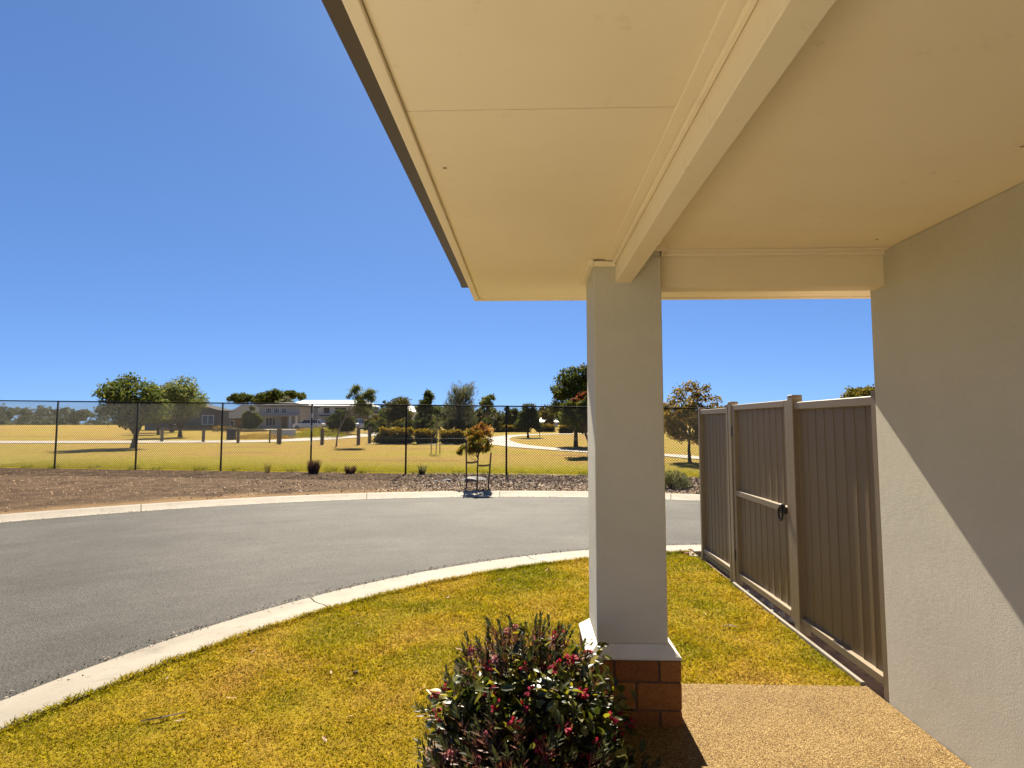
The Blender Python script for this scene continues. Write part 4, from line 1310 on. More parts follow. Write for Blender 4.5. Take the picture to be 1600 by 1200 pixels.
hA = thing('house', 'dark clad gabled house at the left end of the street', 'house', (-49, 82, .75), 'houses across the park')
build('wall', G().prism([(-57.5, .6), (-46.4, .6), (-46.4, 3.7), (-51.9, 5.0), (-57.5, 3.7)], 'y', 82, 85), 'house_dark', hA)
build('roof', G().add([(-58.2, 81.4, 3.62), (-51.9, 81.4, 5.15), (-51.9, 85.5, 5.15), (-58.2, 85.5, 3.62), (-45.8, 81.4, 3.62), (-45.8, 85.5, 3.62),
    (-58.2, 81.4, 3.47), (-51.9, 81.4, 4.99), (-51.9, 85.5, 4.99), (-58.2, 85.5, 3.47), (-45.8, 81.4, 3.47), (-45.8, 85.5, 3.47)],
    [(0,1,2,3),(1,4,5,2),(6,9,8,7),(7,8,11,10),(0,6,7,1),(1,7,10,4),(4,10,11,5),(3,2,8,9),(2,5,11,8),(0,3,9,6)]), 'roof_tile_dark', hA)
window(hA, -53.5, -51.8, 82, 1.5, 2.9, 1); window(hA, -48.8, -47.0, 82, 1.5, 2.9, 1)

hD = thing('house', 'small white roofed house glimpsed between the trees beyond the path', 'house', (3.2, 108, 1), 'houses across the park')
build('wall', G().box(.9, 5.6, 108, 114, .8, 1.95), 'house_pale', hD)
build('roof', hip(.9, 5.6, 108, 114, 2.0, 2.9, .4, 2.0), 'roof_white', hD)
window(hD, 1.6, 2.6, 108, 1.15, 1.8, 1)
hE = thing('house', 'long low white walled building behind the trees at the path bend', 'house', (-6, 125, 1.1), 'houses across the park')
build('wall', G().box(-10.5, -1.0, 125, 131, .9, 1.85), 'white_paint', hE)
build('roof', hip(-10.5, -1.0, 125, 131, 1.9, 2.6, .4), 'roof_tile_dark', hE)
for c in (-9, -6.5, -4): window(hE, c, c + 1, 125, 1.15, 1.75, 1, 'house_dark')
hF = thing('house', 'white gabled house behind the bush right of silver car', 'house', (-27, 120, 1.1), 'houses across the park')
build('wall', G().box(-31, -24, 120, 127, .9, 4.2), 'white_paint', hF)
build('roof', hip(-31, -24, 120, 127, 4.25, 5.6, .4, 2.5), 'roof_white', hF)
window(hF, -27.5, -26.2, 120, 2.6, 3.6, 1)

# ------------------------------------------------------------------ parked cars
def loft(secs):
    """secs: list of (x, [(y, z)...]) closed rings"""
    n = len(secs[0][1]); V = []; F = []
    for x, ring in secs:
        V += [(x, y, z) for y, z in ring]
    for i in range(len(secs) - 1):
        for k in range(n):
            k2 = (k + 1) % n
            F.append((i*n+k, i*n+k2, (i+1)*n+k2, (i+1)*n+k))
    F.append(tuple(range(n))); F.append(tuple((len(secs)-1)*n + k for k in range(n))[::-1])
    return G().add(V, F)
def car(label, x, y, rz, paintm):
    t = thing('parked_car', label, 'car', (x, y, gzf(x, y) + .02), 'cars parked before the houses', rz)
    def ring(w, zb, zt): return [(-w*.94, zb), (w*.94, zb), (w, zb+.2), (w, zt-.12), (w*.92, zt), (-w*.92, zt), (-w, zt-.12), (-w, zb+.2)]
    build('body', loft([(-2.25, ring(.72, .42, .78)), (-2.15, ring(.82, .30, .86)), (-1.2, ring(.9, .24, .98)), (0, ring(.91, .24, 1.0)), (1.6, ring(.9, .24, 1.02)), (2.15, ring(.86, .3, 1.0)), (2.25, ring(.78, .42, .92))]), paintm, t, smooth=False, bevel=.02, world=False)
    def cab(w0, w1, zt): return [(-w0, .97), (w0, .97), (w1, zt), (-w1, zt)]
    c = build('cabin', loft([(-1.25, cab(.82, .80, 1.0)), (-.55, cab(.84, .68, 1.48)), (1.65, cab(.84, .68, 1.50)), (2.1, cab(.82, .74, 1.06))]), 'glass_dark', t, bevel=.02, world=False)
    build('roof_panel', G().box(-.55, 1.7, -.66, .66, 1.495, 1.535), paintm, c, bevel=.015, world=False)
    for px_ in (-.55, .5, 1.6):
        for s in (-1, 1):
            build('pillar', G().tube([(px_ - (.35 if px_ < 0 else -.12), s * .845, .98), (px_, s * .69, 1.49)], .045, 6), paintm, c, world=False)
    for wx in (-1.38, 1.38):
        for s in (-1, 1):
            w = build('wheel', G().tube([(wx, s * .70, .32), (wx, s * .90, .32)], .32, 16), 'tyre', t, world=False)
            build('rim', G().tube([(wx, s * .895, .32), (wx, s * .915, .32)], .20, 12), 'rim', w, world=False)
    for s in (-1, 1):
        build('tail_light', G().box(2.14, 2.262, s * .74 - .07, s * .74 + .07, .78, 1.08), 'tail_red', t, bevel=.02, world=False)
        build('headlight', G().box(-2.262, -2.13, s * .62 - .13, s * .62 + .13, .64, .76), 'headlight', t, bevel=.02, world=False)
    build('bumper', G().box(2.2, 2.30, -.78, .78, .38, .60), 'black_plastic', t, bevel=.03, world=False)
car('white station wagon parked side-on before the pale house', -32.6, 82, R(-4), 'car_white')
car('silver car parked nose-in, right of the round dark tree', -26.3, 86.5, R(68), 'car_silver')

# ------------------------------------------------------------------ verge: young staked tree, rock, clumps, mulch
yx, yy = -1.33, 14.45
yt = thing('young_tree', 'young bushy tree with orange tips, staked on the mulch verge', 'tree', (yx, yy, 0))
rg = np.random.default_rng(21)
g = G().tube([(0, 0, -.03), (.01, 0, .5), (.03, 0, .95), (.04, 0, 1.4)], [.024, .02, .016, .008], 7)
C, Rr = envelope_clumps(rg, 30, (.10, 0, 1.14), .40, .38, .42, .14, 'round')
C = np.vstack([C, [(-.42, 0, .95), (-.46, -.05, .88), (-.38, .03, 1.02), (.12, 0, 1.6), (.0, 0, 1.52), (.2, 0, 1.5)]])
Rr = np.concatenate([Rr, [.11, .11, .09, .11, .12, .11]])
limbs(g, rg, (.02, 0, .75), C[:14], .008, .003)
limbs(g, rg, (.0, 0, .62), C[30:32], .007, .003)
build('trunk', g, 'bark', yt, smooth=True, world=False)
P, D = clump_points(rg, C, Rr, 3600, .3)
hi = (P[:, 2] + P[:, 0] * .35 + rg.normal(0, .12, len(P))) > 1.42
for msk, mt in ((~hi, 'lf_young'), (hi, 'lf_young_tip')):
    Q = P[msk]
    Lf = .085 * rg.uniform(.6, 1.3, len(Q))
    V, F = leaf_quads(rg, Q, Lf, Lf * .34, hang=.45, out=D[msk])
    link('crown', mesh_np('crown', V, F), mt, yt, world=False)
stk = [(-1.56, 14.05, 1.22, 'left stake of the young tree, the taller one'), (-1.03, 14.15, .90, 'right stake of the young tree, leaning slightly')]
for x, y, h, l in stk:
    o = build('stake', G().tube([(x, y, -.1), (x + (.08 if x > -1.2 else -.01), y, h)], .020, 6), 'stake_wood')
    tag(o, l, 'stake', 'stakes by the young tree')
def strap_tie(a, b, l):
    d = Vector(b) - Vector(a)
    g = G()
    for s in (-.012, .012):
        m = [Vector(a).lerp(Vector(b), t) + Vector((0, s, -.02 * math.sin(math.pi * t))) for t in np.linspace(0, 1, 6)]
        V = []; F = []
        for p in m: V += [(p.x, p.y, p.z - .022), (p.x, p.y, p.z + .022)]
        for i in range(5): F.append((2*i, 2*i+1, 2*i+3, 2*i+2))
        g.add(V, F)
    o = build('tree_tie', g, 'strap')
    tag(o, l, 'strap', 'ties of the young tree')
strap_tie((-1.565, 14.05, .66), (yx + .02, yy - .02, .66), 'brown webbing tie between tall left stake and young trunk')
strap_tie((yx + .02, yy - .02, .56), (-.96, 14.15, .60), 'brown webbing tie between young trunk and right stake')
lump('rock', (-1.60, 16.0, .02), .27, 'rock', 'large flat grey rock behind the young staked tree', 'rock', None, 3, .42, sub=3)
lump('rock', (-2.35, 15.9, .0), .14, 'rock', 'smaller grey rock left of the large flat rock', 'rock', None, 9, .45, sub=2)
lump('rock', (-2.62, 15.7, .0), .09, 'rock', 'smallest grey rock at the left end of the rocks', 'rock', None, 12, .5, sub=2)

def tuft(name, label, cat, x, y, h, r, n, mat, seed, w=.012, spread=.5):
    rg = np.random.default_rng(seed)
    a = rg.uniform(0, 2 * math.pi, n); rr = r * .35 * np.sqrt(rg.random(n))
    B = np.stack([np.cos(a) * rr, np.sin(a) * rr, np.zeros(n)], 1)
    d = np.stack([np.cos(a) * spread * rg.random(n), np.sin(a) * spread * rg.random(n), np.ones(n)], 1)
    d += rg.normal(0, .12, (n, 3)); d /= np.linalg.norm(d, axis=1, keepdims=True)
    L = h * rg.uniform(.45, 1.05, (n, 1))
    s = np.cross(d, rand_dirs(rg, n)); s /= np.linalg.norm(s, axis=1, keepdims=True)
    T = B + d * L; T[:, 2] -= .1 * h * rg.random(n)
    Mi = B + d * L * .55
    V = np.stack([B - s * w * .5, B + s * w * .5, Mi + s * w * .5, T, Mi - s * w * .5], 1).reshape(-1, 3)
    o = link(name, mesh_np(name, V, np.arange(len(V)).reshape(-1, 5)), mat)
    o.location = (x, y, 0)
    return tag(o, label, cat)
tuft('grass_clump', 'purple brown dry grass clump at the foot of the banded fence post', 'grass clump', -7.05, 18.2, .52, .42, 420, 'lf_dry', 1, .014, .22)
tuft('grass_clump', 'small dark dry clump right of the banded fence post', 'grass clump', -5.85, 18.25, .32, .4, 220, 'lf_dry', 2, .014, .6)
tuft('weed', 'small upright green weed at the fence beside rocks', 'weed', -3.45, 18.05, .38, .25, 90, 'lf_sage', 3, .018, .35)
tuft('weed', 'thin dry twiggy weed left of the banded fence post', 'weed', -8.72, 18.5, .42, .18, 30, 'lf_dry', 4, .010, .3)
for i in range(26):
    x = -23 + i * 1.45 + rng.uniform(-.5, .5)
    tuft('grass_tuft', 'green grass tuft growing through the foot of the chain link fence', 'grass tuft', x, fence_y(x) + rng.uniform(.1, .3), rng.uniform(.10, .22), .5, 120, 'lf_weed', 100 + i, .012, .7)['group'] = 'green tufts along the chain link fence'

# grey round shrub right of the column
rg = np.random.default_rng(31)
sh = thing('shrub', 'round grey-green shrub on the mulch by the far kerb', 'shrub', (3.62, 14.35, 0))
g = G()
for i in range(16):
    a = rg.uniform(0, 6.28); g.tube([(0, 0, -.02), (math.cos(a) * .2, math.sin(a) * .2, .2), (math.cos(a) * .36, math.sin(a) * .36, .38)], [.014, .01, .004], 5)
build('stem', g, 'bark', sh, world=False)
n = 2600
d = rand_dirs(rg, n); d[:, 2] = np.abs(d[:, 2])
P = d * (rg.uniform(.35, 1.0, (n, 1)) ** .6) * np.array([.52, .46, .44]) + np.array([0, 0, .02])
V, F = leaf_quads(rg, P, .085, .014, up=.35, out=d)
link('foliage', mesh_np('foliage', V, F), 'lf_sage', sh, world=False)
n = 900
d = rand_dirs(rg, n); d[:, 2] = np.abs(d[:, 2])

# mulch chips over the right half of the verge, clods on the left
def verge_points(rg, n, x0, x1, tail):
    P = []
    while len(P) < n:
        x = rg.uniform(x0, x1, n); y = rg.uniform(12, 20.5, n)
        rr = np.hypot(x, y)
        ok = (rr > FRB + .05) & (y < fence_y(x) + .1)
        ok &= rg.random(n) < np.clip((x + 4.2) / 2.5, tail, 1)
        P += list(zip(x[ok], y[ok]))
    return np.array(P[:n])
rg = np.random.default_rng(41)
n = 42000
P2 = verge_points(rg, n, -8, 12, .04)
P = np.c_[P2, rg.uniform(.0, .03, n)]
d = rand_dirs(rg, n); d[:, 2] *= .35; d /= np.linalg.norm(d, axis=1, keepdims=True)
s = np.cross(d, np.array([0, 0, 1.0]) + rg.normal(0, .45, (n, 3))); s /= np.linalg.norm(s, axis=1, keepdims=True)
L = rg.uniform(.012, .042, (n, 1)); W = rg.uniform(.007, .018, (n, 1))
V = np.stack([P - d*L - s*W*.6, P - d*L*.8 + s*W, P + d*L + s*W*.5, P + d*L*.7 - s*W], 1).reshape(-1, 3)
o = link('mulch', mesh_np('mulch', V, np.arange(4*n).reshape(n, 4)), 'chips')
tag(o, 'brown wood chip mulch covering the verge before the fence', 'mulch', kind='stuff')
M['clods'] = leafy('clods', [(0, (0.04, 0.024, 0.015)), (0.5, (0.11, 0.07, 0.042)), (1, (0.22, 0.15, 0.095))], trans=0, rough=.95, spec=.1)
n = 9000
x = rg.uniform(-18, 0, n); y = rg.uniform(8, 21, n)
ok = (np.hypot(x, y) > FRB + .1) & (y < fence_y(x) + .1); ok &= rg.random(n) < np.clip((np.hypot(x, y) - FRB) / 2.0, .12, 1)
x, y = x[ok], y[ok]; n = len(x)
r = rg.uniform(.008, .030, (n, 1))
c = np.c_[x, y, r[:, 0] * .2]
tet = np.array([(1, .2, -.4), (-.5, .9, -.4), (-.6, -.8, -.4), (.05, .1, .75)])
ang = rg.uniform(0, 6.28, n)
ca, sa = np.cos(ang), np.sin(ang)
Vt = np.stack([np.stack([tet[k,0]*ca - tet[k,1]*sa, tet[k,0]*sa + tet[k,1]*ca, np.full(n, tet[k,2])], 1) for k in range(4)], 1) * r[:, None] * rg.uniform(.6, 1.5, (n, 4, 1)) + c[:, None]
b = np.arange(n)[:, None] * 4
F = np.concatenate([b + np.array([[0, 1, 3]]), b + np.array([[1, 2, 3]]), b + np.array([[2, 0, 3]])])
o = link('clods', mesh_np('clods', Vt.reshape(-1, 3), F), 'clods')
tag(o, 'loose brown clods of earth on the left part of the verge', 'soil', kind='stuff')

# ------------------------------------------------------------------ lawn blades
rg = np.random.default_rng(5)
def lawn_ok(x, y):
    ins = np.where(x < 3.13, np.hypot(x - NI[0], y - NI[1]) < NRI - .005 + .02 * np.sin(x * 9) * np.sin(y * 13), False)
    ins |= (y < 1.15) & (x > -3.06) & (x < 2)
    ins &= x < 2.075 + .012 * np.sin(y * 17)
    ins &= ~((x < -.74) & (y < 1.26))
    ins &= ~((x > .355) & (y < 3.14)) & ~((x > .82) & (y < 3.65))
    ins &= ~((x > .31) & (x < .835) & (y > 3.13) & (y < 3.67))
    return ins
pts = []
for (y0, y1, dens) in ((-4.0, 1.6, 5200), (1.6, 3.6, 19000), (3.6, 4.8, 15000), (4.8, 6.0, 10500), (6.0, 7.4, 8000)):
    area = 5.6 * (y1 - y0)
    k = int(area * dens)
    x = rg.uniform(-3.3, 2.3, k); y = rg.uniform(y0, y1, k)
    ok = lawn_ok(x, y) & ((np.abs(x) < y * 1.02 + .2) | (y1 < 2))
    # thin over the worn garden bed
    inbed = (((x + .05) / .55) ** 2 + ((y - 2.78) / .5) ** 2) < 1
    ok &= ~inbed | (rg.random(k) < .12)
    # worn patches: low frequency thinning
    worn = np.sin(x * 2.1 + 1.3 * np.sin(y * 1.7)) * np.sin(y * 2.4 + .9 * np.sin(x * 2.9)) + .35 * np.sin(x * 7 + y * 5)
    worn2 = np.sin(x * 11 + 3 * np.sin(y * 6)) * np.sin(y * 13 + 2 * np.sin(x * 8))
    keep = .78 - .24 * np.clip(worn, 0, 1) - .22 * np.clip(worn2, 0, 1)
    ok &= rg.random(k) < keep
    pts.append(np.c_[x[ok], y[ok], np.full(ok.sum(), (y0 + y1) / 2 if y0 > 0 else 6.4)])
pts = np.concatenate(pts)
n = len(pts)
sc_ = np.clip(pts[:, 2:] / 3.4, .9, 1.9)
B = np.c_[pts[:, :2], np.full(n, -.004)]
d = np.c_[rg.normal(0, .75, (n, 2)), np.abs(rg.normal(.75, .3, n))]; d /= np.linalg.norm(d, axis=1, keepdims=True)
patchy = (.8 + .35 * np.sin(pts[:, 0] * 5.3 + 2 * np.sin(pts[:, 1] * 3.1)) * np.sin(pts[:, 1] * 6.1 + np.sin(pts[:, 0] * 4.7)))[:, None]
L = rg.uniform(.014, .036, (n, 1)) * patchy * (sc_ ** .35)
W = rg.uniform(.0016, .0040, (n, 1)) * sc_
s = np.cross(d, rand_dirs(rg, n)); s /= np.linalg.norm(s, axis=1, keepdims=True)
V = np.stack([B - s * W, B + s * W, B + d * L], 1).reshape(-1, 3)
o = link('lawn_grass', mesh_np('lawn_grass', V, np.arange(3 * n).reshape(n, 3)), 'turf_blades')
tag(o, 'short dry yellow green grass of the front lawn', 'grass', kind='stuff')

n = 9000
an = rg.uniform(R(96), R(172), n)
rr_ = NRI + rg.normal(-.012, .022, n) + .012 * np.sin(an * 61) + .010 * np.sin(an * 143)
B = np.c_[NI[0] + rr_ * np.cos(an), NI[1] + rr_ * np.sin(an), np.where(rr_ > NRI - .03, .010, -.004)]
B = B[(B[:, 0] < 2.06)]; n = len(B)
d = np.c_[rg.normal(0, .8, (n, 2)), np.abs(rg.normal(.7, .3, n))]; d /= np.linalg.norm(d, axis=1, keepdims=True)
L = rg.uniform(.016, .045, (n, 1)); W = rg.uniform(.002, .0045, (n, 1))
s = np.cross(d, rand_dirs(rg, n)); s /= np.linalg.norm(s, axis=1, keepdims=True)
V = np.stack([B - s * W, B + s * W, B + d * L], 1).reshape(-1, 3)
o = link('lawn_edge_grass', mesh_np('lawn_edge_grass', V, np.arange(3 * n).reshape(n, 3)), 'turf_blades')
tag(o, 'ragged grass creeping over the back of the near kerb', 'grass', kind='stuff')

# park grass just behind the chain link fence
n = 60000
x = rg.uniform(-21, 13, n); y = fence_y(x) + .05 + rg.exponential(1.1, n)
B = np.c_[x, y, gz(x, y) - .015]
d = np.c_[rg.normal(0, .5, (n, 2)), np.ones(n)]; d /= np.linalg.norm(d, axis=1, keepdims=True)
L = rg.uniform(.04, .10, (n, 1)); W = .008
s = np.cross(d, rand_dirs(rg, n)); s /= np.linalg.norm(s, axis=1, keepdims=True)
V = np.stack([B - s * W, B + s * W, B + d * L], 1).reshape(-1, 3)
M['park_blades'] = leafy('park_blades', [(0, (0.16, 0.16, 0.006)), (0.5, (0.25, 0.22, 0.010)), (1, (0.36, 0.26, 0.03))], .4)
o = link('park_grass', mesh_np('park_grass', V, np.arange(3 * n).reshape(n, 3)), 'park_blades')
tag(o, 'bright yellow green grass strip behind the chain link fence', 'grass', kind='stuff')

n = 2600
half = n // 2
a1 = rg.uniform(R(96), R(176), half); r1 = NRO + .02 - np.abs(rg.normal(0, .05, half)) + rg.normal(0, .02, half)
a2 = rg.uniform(R(50), R(140), n - half); r2 = FRF + np.abs(rg.normal(0, .06, n - half)) - .03
P = np.concatenate([np.c_[NO[0] + (r1 + .05) * np.cos(a1), NO[1] + (r1 + .05) * np.sin(a1), np.full(half, ROAD_Z + .012)], np.c_[r2 * np.cos(a2), r2 * np.sin(a2), np.full(n - half, ROAD_Z + .014)]])
V, F = leaf_quads(rg, P, rg.uniform(.006, .03, n), rg.uniform(.004, .012, n))
V[:, 2] = np.maximum(V[:, 2], ROAD_Z + .003)
o = link('gutter_grit', mesh_np('gutter_grit', V, F), 'chips')
tag(o, 'specks of grit and leaf litter lying along both gutters', 'grit', kind='stuff')

# dry leaves, twigs and bits on the lawn
M['dead_leaf'] = leafy('dead_leaf', [(0, (0.16, 0.09, 0.05)), (0.6, (0.36, 0.25, 0.17)), (1, (0.60, 0.50, 0.42))], .2)
M['twig'] = surf('twig', (0.30, 0.22, 0.15), (0.52, 0.44, 0.34), 20, .9)
dl = G().add([(-.022, 0, 0), (-.008, .007, .004), (.012, .006, .002), (.026, 0, .008), (.012, -.006, .004), (-.008, -.007, .006)], [(0, 1, 2, 3), (0, 3, 4, 5)])
src = build('dry_leaf', dl, 'dead_leaf')
spots = [(-1.29, 3.71), (-1.96, 4.02), (-1.13, 3.62), (-.99, 3.17), (-1.75, 3.35), (-.5, 4.1), (-1.4, 4.6), (.1, 4.7), (-.75, 5.3), (1.5, 4.9), (1.2, 5.6), (-1.9, 3.1), (-.3, 5.9), (.9, 6.2), (-2.3, 3.6), (-1.05, 2.95), (1.75, 5.3), (.2, 6.3), (-.65, 3.5), (1.05, 4.2)]
for i, (x, y) in enumerate(spots):
    o = src if i == 0 else src.copy()
    if i: COL.objects.link(o)
    o.location = (x, y, .016); o.rotation_euler = (rng.uniform(-.5, .5), rng.uniform(-.5, .5), rng.uniform(0, 6.28))
    sca = rng.uniform(.7, 1.5); o.scale = (sca, sca, sca)
    tag(o, 'small curled dry leaf lying on the front lawn', 'leaf', 'dry leaves on the lawn')
o = build('twig', G().tube([(1.545, 4.60, .022), (1.60, 4.63, .026), (1.66, 4.60, .022)], [.004, .006, .003], 5).tube([(1.60, 4.63, .026), (1.61, 4.60, .022)], [.004, .002], 5), 'twig')
tag(o, 'pale forked twig on the grass before the gate', 'twig')
o = build('twig', G().tube([(-2.12, 3.10, .012), (-2.02, 3.13, .018), (-1.93, 3.20, .012)], [.003, .005, .003], 5), 'twig')
tag(o, 'thin twig on the grass at the left edge', 'twig')
lump('seed_pod', (-1.13, 3.72, .012), .020, 'bark', 'small dark seed pod on the open lawn', 'seed pod', None, 4, .9, sub=1)

# ------------------------------------------------------------------ flowering shrubs by the column
rg = np.random.default_rng(9)
def rot_to(dirs, roll):
    """rotation matrices taking +X to dirs, rolled about it"""
    d = dirs / np.linalg.norm(dirs, axis=1, keepdims=True)
    up = np.tile([0, 0, 1.0], (len(d), 1))
    s = np.cross(up, d); s /= np.linalg.norm(s, axis=1, keepdims=True) + 1e-9
    u = np.cross(d, s)
    c, sn = np.cos(roll)[:, None], np.sin(roll)[:, None]
    s2 = s * c + u * sn; u2 = -s * sn + u * c
    return np.stack([d, s2, u2], 2)
def leaf_mesh(L, W, fold, droop):
    """a pointed oval leaf folded along the midrib: 5 stations, 3 across"""
    st = [0, .2, .5, .8, 1.0]; wd = [.12, .78, 1.0, .6, .04]
    V = []; F = []
    for t, w in zip(st, wd):
        z = -droop * L * t * t
        for s in (-1, 0, 1):
            V.append((t * L, s * w * W / 2, z + abs(s) * w * W / 2 * fold))
    for i in range(4):
        for k in range(2):
            F.append((i*3+k, (i+1)*3+k, (i+1)*3+k+1, i*3+k+1))
    return np.array(V), np.array(F)
lvar = [leaf_mesh(1, .50, .35, .18), leaf_mesh(1, .44, .55, .32), leaf_mesh(1, .56, .22, .05)]
def scatter(P, Rm, S, var):
    V0, F0 = var
    n = len(P)
    V = np.einsum('nij,kj->nki', Rm, V0) * S[:, None, None] + P[:, None]
    F = (F0[None] + (np.arange(n) * len(V0))[:, None, None]).reshape(-1, F0.shape[1])
    return V.reshape(-1, 3), F

broad = thing('flowering_shrub', 'broad-leaved dark green shrub with crimson flowers beside the column', 'shrub', (0.0, 2.86, 0), 'shrubs by the column')
def dome(n, c, rad, lo=.62):
    d = rand_dirs(rg, n); d[:, 2] = np.abs(d[:, 2]) * 1.0 - .12
    d /= np.linalg.norm(d, axis=1, keepdims=True)
    bump = 1 + .16 * np.sin(d[:, 0] * 7 + 1) * np.sin(d[:, 1] * 6 + d[:, 2] * 5) + .08 * np.sin(d[:, 0] * 13 + d[:, 2] * 11)
    r = (lo + (1 - lo) * rg.random(n) ** .6) * bump
    return np.array(c) + d * r[:, None] * np.array(rad), d
# stems
g = G()
Pst, Dst = dome(46, (0.03, 0, .12), (.36, .30, .42), .8)
for p in Pst:
    m = Vector(p) * .5; m.z *= .9
    g.tube([(rg.normal() * .03, rg.normal() * .03, -.02), m, tuple(p)], [.008, .006, .003], 5, cap=False)
for p in [(-.42, -.02, .24), (-.36, -.06, .30), (.44, -.32, .10), (.40, -.28, .16), (-.30, -.05, .36), (.32, .02, .49), (.13, -.28, .44), (-.17, -.22, .42), (.02, .05, .55), (.44, -.08, .33)]:
    g.tube([(0, 0, 0), (p[0] * .55, p[1] * .5, p[2] * .9), p], [.007, .005, .003], 5, cap=False)
build('stem', g, 'shrub_stem', broad, smooth=True, world=False)
Pb, Db = dome(2300, (0.06, 0.0, .09), (.39, .36, .38), .45)
def side(c, n, r):
    d = rand_dirs(rg, n)
    return np.array(c) + d * r * rg.random((n, 1)) ** .5, d
extra = [side((-.40, -.02, .24), 34, .10), side((-.33, -.05, .30), 30, .09), side((.43, -.30, .12), 60, .11), side((.36, -.26, .17), 50, .10), side((-.27, -.04, .34), 40, .10), side((.30, .02, .47), 36, .09), side((.12, -.26, .42), 34, .09), side((-.16, -.20, .40), 34, .09), side((.02, .05, .53), 34, .08), side((-.36, -.12, .17), 36, .10), side((.42, -.08, .32), 36, .09)]
P = np.concatenate([Pb] + [e[0] for e in extra]); D = np.concatenate([Db] + [e[1] for e in extra])
n = len(P)
dirs = D * .8 + rg.normal(0, .5, (n, 3)); dirs[:, 2] -= .1
roll = rg.normal(0, .5, n)
Rm = rot_to(dirs, roll)
S = rg.uniform(.026, .070, n)
S[2300:2364] *= 1.3
keep = P[:, 2] > .01
P, D, Rm, S = P[keep], D[keep], Rm[keep], S[keep]
n = len(P)
# the 300 leaves that show largest (nearest to the eye, on the outside) are parts; the rest is one mass
eye = np.array([0, -2.86, 1.63])
score = -np.linalg.norm(P - eye, axis=1) * 1.0 + S * 12 + (np.einsum('ni,ni->n', D, (eye - P) / np.linalg.norm(eye - P, axis=1, keepdims=True))) * .35
order = np.argsort(-score)
single = set(order[:300].tolist())
lm = []
for k, (V0, F0) in enumerate(lvar):
    me = mesh_np('leaf', V0, F0); me.materials.append(M['shrub_leaf']); lm.append(me)
# single leaves vary in colour through their own materials
M['shrub_leaf_pale'] = leafy('shrub_leaf_pale', [(0, (0.07, 0.08, 0.014)), (0.5, (0.13, 0.125, 0.016)), (1, (0.26, 0.20, 0.018))], .42, .42, .3)
M['shrub_leaf_deep'] = leafy('shrub_leaf_deep', [(0, (0.016, 0.028, 0.009)), (1, (0.035, 0.046, 0.010))], .25, .36, .42)
lm2 = []
for mname in ('shrub_leaf_deep', 'shrub_leaf', 'shrub_leaf_pale'):
    row = []
    for k, (V0, F0) in enumerate(lvar):
        me = mesh_np('leaf', V0, F0); me.materials.append(M[mname]); row.append(me)
    lm2.append(row)
for i in order[:300]:
    u = rg.random()
    me = lm2[0 if u < .34 else (1 if u < .66 else 2)][int(rg.integers(3))]
    o = bpy.data.objects.new('leaf', me); COL.objects.link(o); o.parent = broad
    mt = Matrix(Rm[i].tolist()).to_4x4()
    mt.translation = Vector(P[i])
    o.matrix_local = mt @ Matrix.Scale(float(S[i]), 4)
rest = order[300:]
Vs_, Fs_ = [], []; base = 0
for k in range(3):
    sel = rest[k::3]
    V, F = scatter(P[sel], Rm[sel], S[sel], lvar[k])
    Vs_.append(V); Fs_.append(F + base); base += len(V)
o = link('foliage', mesh_np('foliage', np.concatenate(Vs_), np.concatenate(Fs_)), 'shrub_leaf', broad, world=False)
o['kind'] = 'stuff'

# flowers: a small cluster of drooping tubes
def flower_mesh(name, seed, mat, count, tl, tw, ball=False):
    r = np.random.default_rng(seed)
    g = G()
    for i in range(count):
        d = rand_dirs(r, 1)[0]
        if not ball: d = d * .7 + np.array([0, 0, -.45])
        d /= np.linalg.norm(d)
        s = np.cross(d, rand_dirs(r, 1)[0]); s /= np.linalg.norm(s); u = np.cross(d, s)
        b = d * .004; m = d * tl * .6; e = d * tl
        V = [b]
        for q, w in ((m, tw * .55), (e, tw)):
            for k in range(4):
                a = math.pi / 2 * k; V.append(q + (s * math.cos(a) + u * math.sin(a)) * w)
        F = [(0, 1 + k, 1 + (k + 1) % 4) for k in range(4)] + [(1 + k, 5 + k, 5 + (k + 1) % 4, 1 + (k + 1) % 4) for k in range(4)]
        g.add(V, F)
    me = bpy.data.meshes.new(name); me.from_pydata(g.v, [], g.f); me.materials.append(M[mat]); me.update()
    return me
fred = [flower_mesh('flower', s, 'petal_red', 6, .026, .007) for s in range(4)]
fpink = [flower_mesh('flower', 10 + s, 'petal_pink', 26, .017, .004, True) for s in range(3)]
def flower(me, p, parent, s=1.0):
    o = bpy.data.objects.new('flower', me); COL.objects.link(o); o.parent = parent
    o.location = p; o.rotation_euler = (0, 0, rg.uniform(0, 6.28)); o.scale = (s, s, s)
eye_b = np.array([0, -2.86, 1.63])
Pf, Df = dome(170, (0.06, 0, .09), (.42, .38, .42), .93)
view = np.einsum('ni,ni->n', Df, (eye_b - Pf) / np.linalg.norm(eye_b - Pf, axis=1, keepdims=True))
good = [i for i in np.argsort(-view)[:95]]
rg.shuffle(good)
for i in good[:40]:
    flower(fred[int(rg.integers(4))], tuple(Pf[i]), broad, rg.uniform(.8, 1.45))
for p in [(-.47, -.02, .30), (-.44, -.05, .20), (-.40, -.08, .36), (-.45, -.06, .255), (.40, -.36, .14), (.30, -.30, .24), (-.36, -.25, .10), (.36, -.28, .12)]:
    flower(fred[int(rg.integers(4))], p, broad, rg.uniform(.8, 1.2))

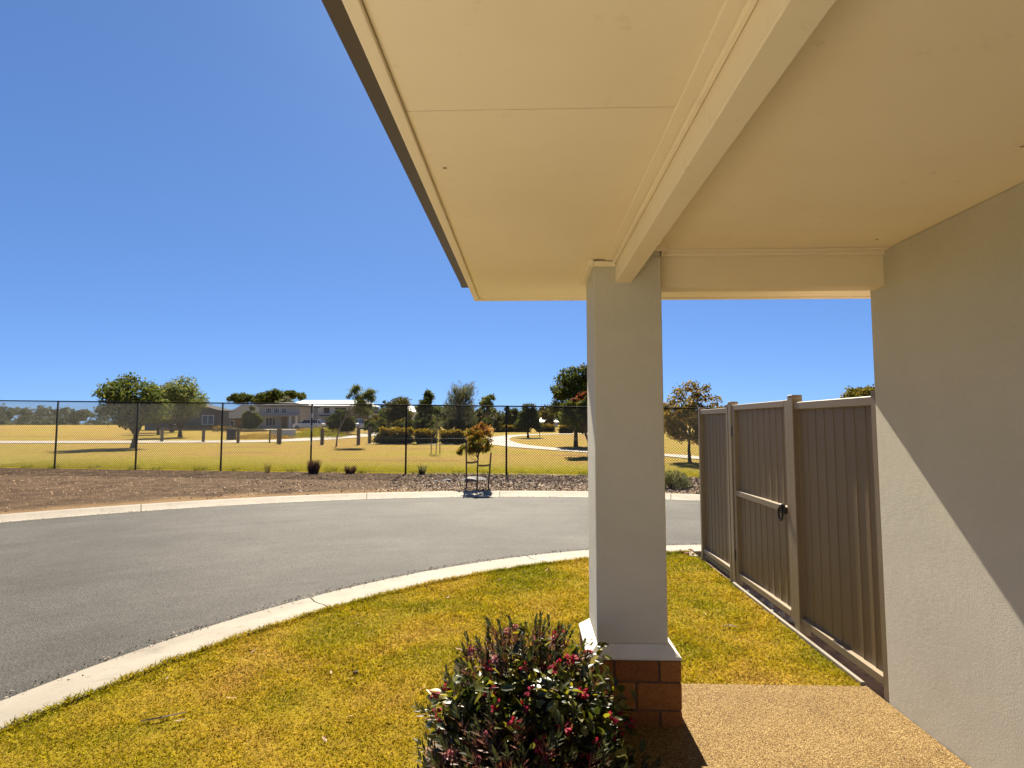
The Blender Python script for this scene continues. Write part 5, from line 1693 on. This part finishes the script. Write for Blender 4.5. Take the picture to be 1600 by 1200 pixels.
# narrow-leaved shrubs: upright shoots of paired narrow leaves
def sprig_mesh(seed, L=.15, pairs=13):
    r = np.random.default_rng(seed)
    V = []; F = []
    for i in range(pairs):
        t = (i + .6) / pairs
        for s in range(2):
            a = (i % 2) * math.pi / 2 + s * math.pi + r.normal(0, .25)
            l = (.050 if t < .8 else .050 - .11 * (t - .8)) * r.uniform(.8, 1.15)
            el = .55 + .6 * t + r.normal(0, .12)
            d = np.array([math.cos(a) * math.cos(el), math.sin(a) * math.cos(el), math.sin(el)])
            sd = np.array([-math.sin(a), math.cos(a), 0]) * .0060
            n_ = np.cross(d, sd); n_ = n_ / np.linalg.norm(n_) * .002
            b = np.array([0, 0, t * L])
            k = len(V)
            V += [b, b + d * l * .45 + sd + n_, b + d * l, b + d * l * .45 - sd + n_, b + d * l * .45]
            F += [(k, k+1, k+4), (k+1, k+2, k+4), (k+4, k+2, k+3), (k, k+4, k+3)]
    me = mesh_np('sprig', np.array(V), np.array(F)); me.materials.append(M['shrub_needle'])
    return me
sprigs = [sprig_mesh(s, .13 + .02 * s) for s in range(5)]
def narrow(label, c, rad, n_sprig, n_flower, seed, lean=.35):
    r = np.random.default_rng(seed)
    t = thing('narrow_leaved_shrub', label, 'shrub', (c[0], c[1], 0), 'shrubs by the column')
    d = rand_dirs(r, n_sprig); d[:, 2] = np.abs(d[:, 2])
    rr = (.45 + .55 * r.random(n_sprig) ** .5)
    P = d * rr[:, None] * np.array(rad)
    g = G()
    for i in range(n_sprig):
        p = P[i].copy(); p[2] = max(p[2] - .10, .02)
        ax = np.array([d[i, 0] * lean * 2, d[i, 1] * lean * 2, 1.0]) + r.normal(0, .18, 3); ax /= np.linalg.norm(ax)
        o = bpy.data.objects.new('sprig', sprigs[int(r.integers(5))]); COL.objects.link(o); o.parent = t
        q = Vector((0, 0, 1)).rotation_difference(Vector(ax))
        o.rotation_mode = 'QUATERNION'; o.rotation_quaternion = q
        o.location = p
        s = r.uniform(.85, 1.25); o.scale = (s, s, s)
        if i % 3 == 0: g.tube([(r.normal() * .03, r.normal() * .03, -.02), tuple(p * np.array([.5, .5, .45])), tuple(p)], [.006, .005, .003], 5, cap=False)
        if i % 2 == 0: g.tube([tuple(p), tuple(p + ax * .14)], [.0022, .0012], 4, cap=False)
    build('stem', g, 'shrub_stem', t, smooth=True, world=False)
    k = r.permutation(n_sprig)
    k = [i for i in k if d[i, 2] > .15][:n_flower]
    for j, i in enumerate(k):
        p = P[i] * 1.06 + np.array([0, 0, .03])
        flower(fpink[int(r.integers(3))] if j % 3 else fred[int(r.integers(4))], tuple(p), t, r.uniform(.9, 1.45))
    return t
narrow('narrow-leaved shrub with pink flower heads rising behind the broad-leaved shrub', (-.04, 3.02), (.40, .24, .55), 290, 26, 1)
narrow('narrow-leaved shrub in the front, cut by the lower edge', (-.06, 2.52), (.36, .20, .30), 170, 12, 2, .5)
narrow('small narrow-leaved shrub at the front right, below crimson flowers', (.24, 2.50), (.20, .16, .22), 60, 4, 3, .5)
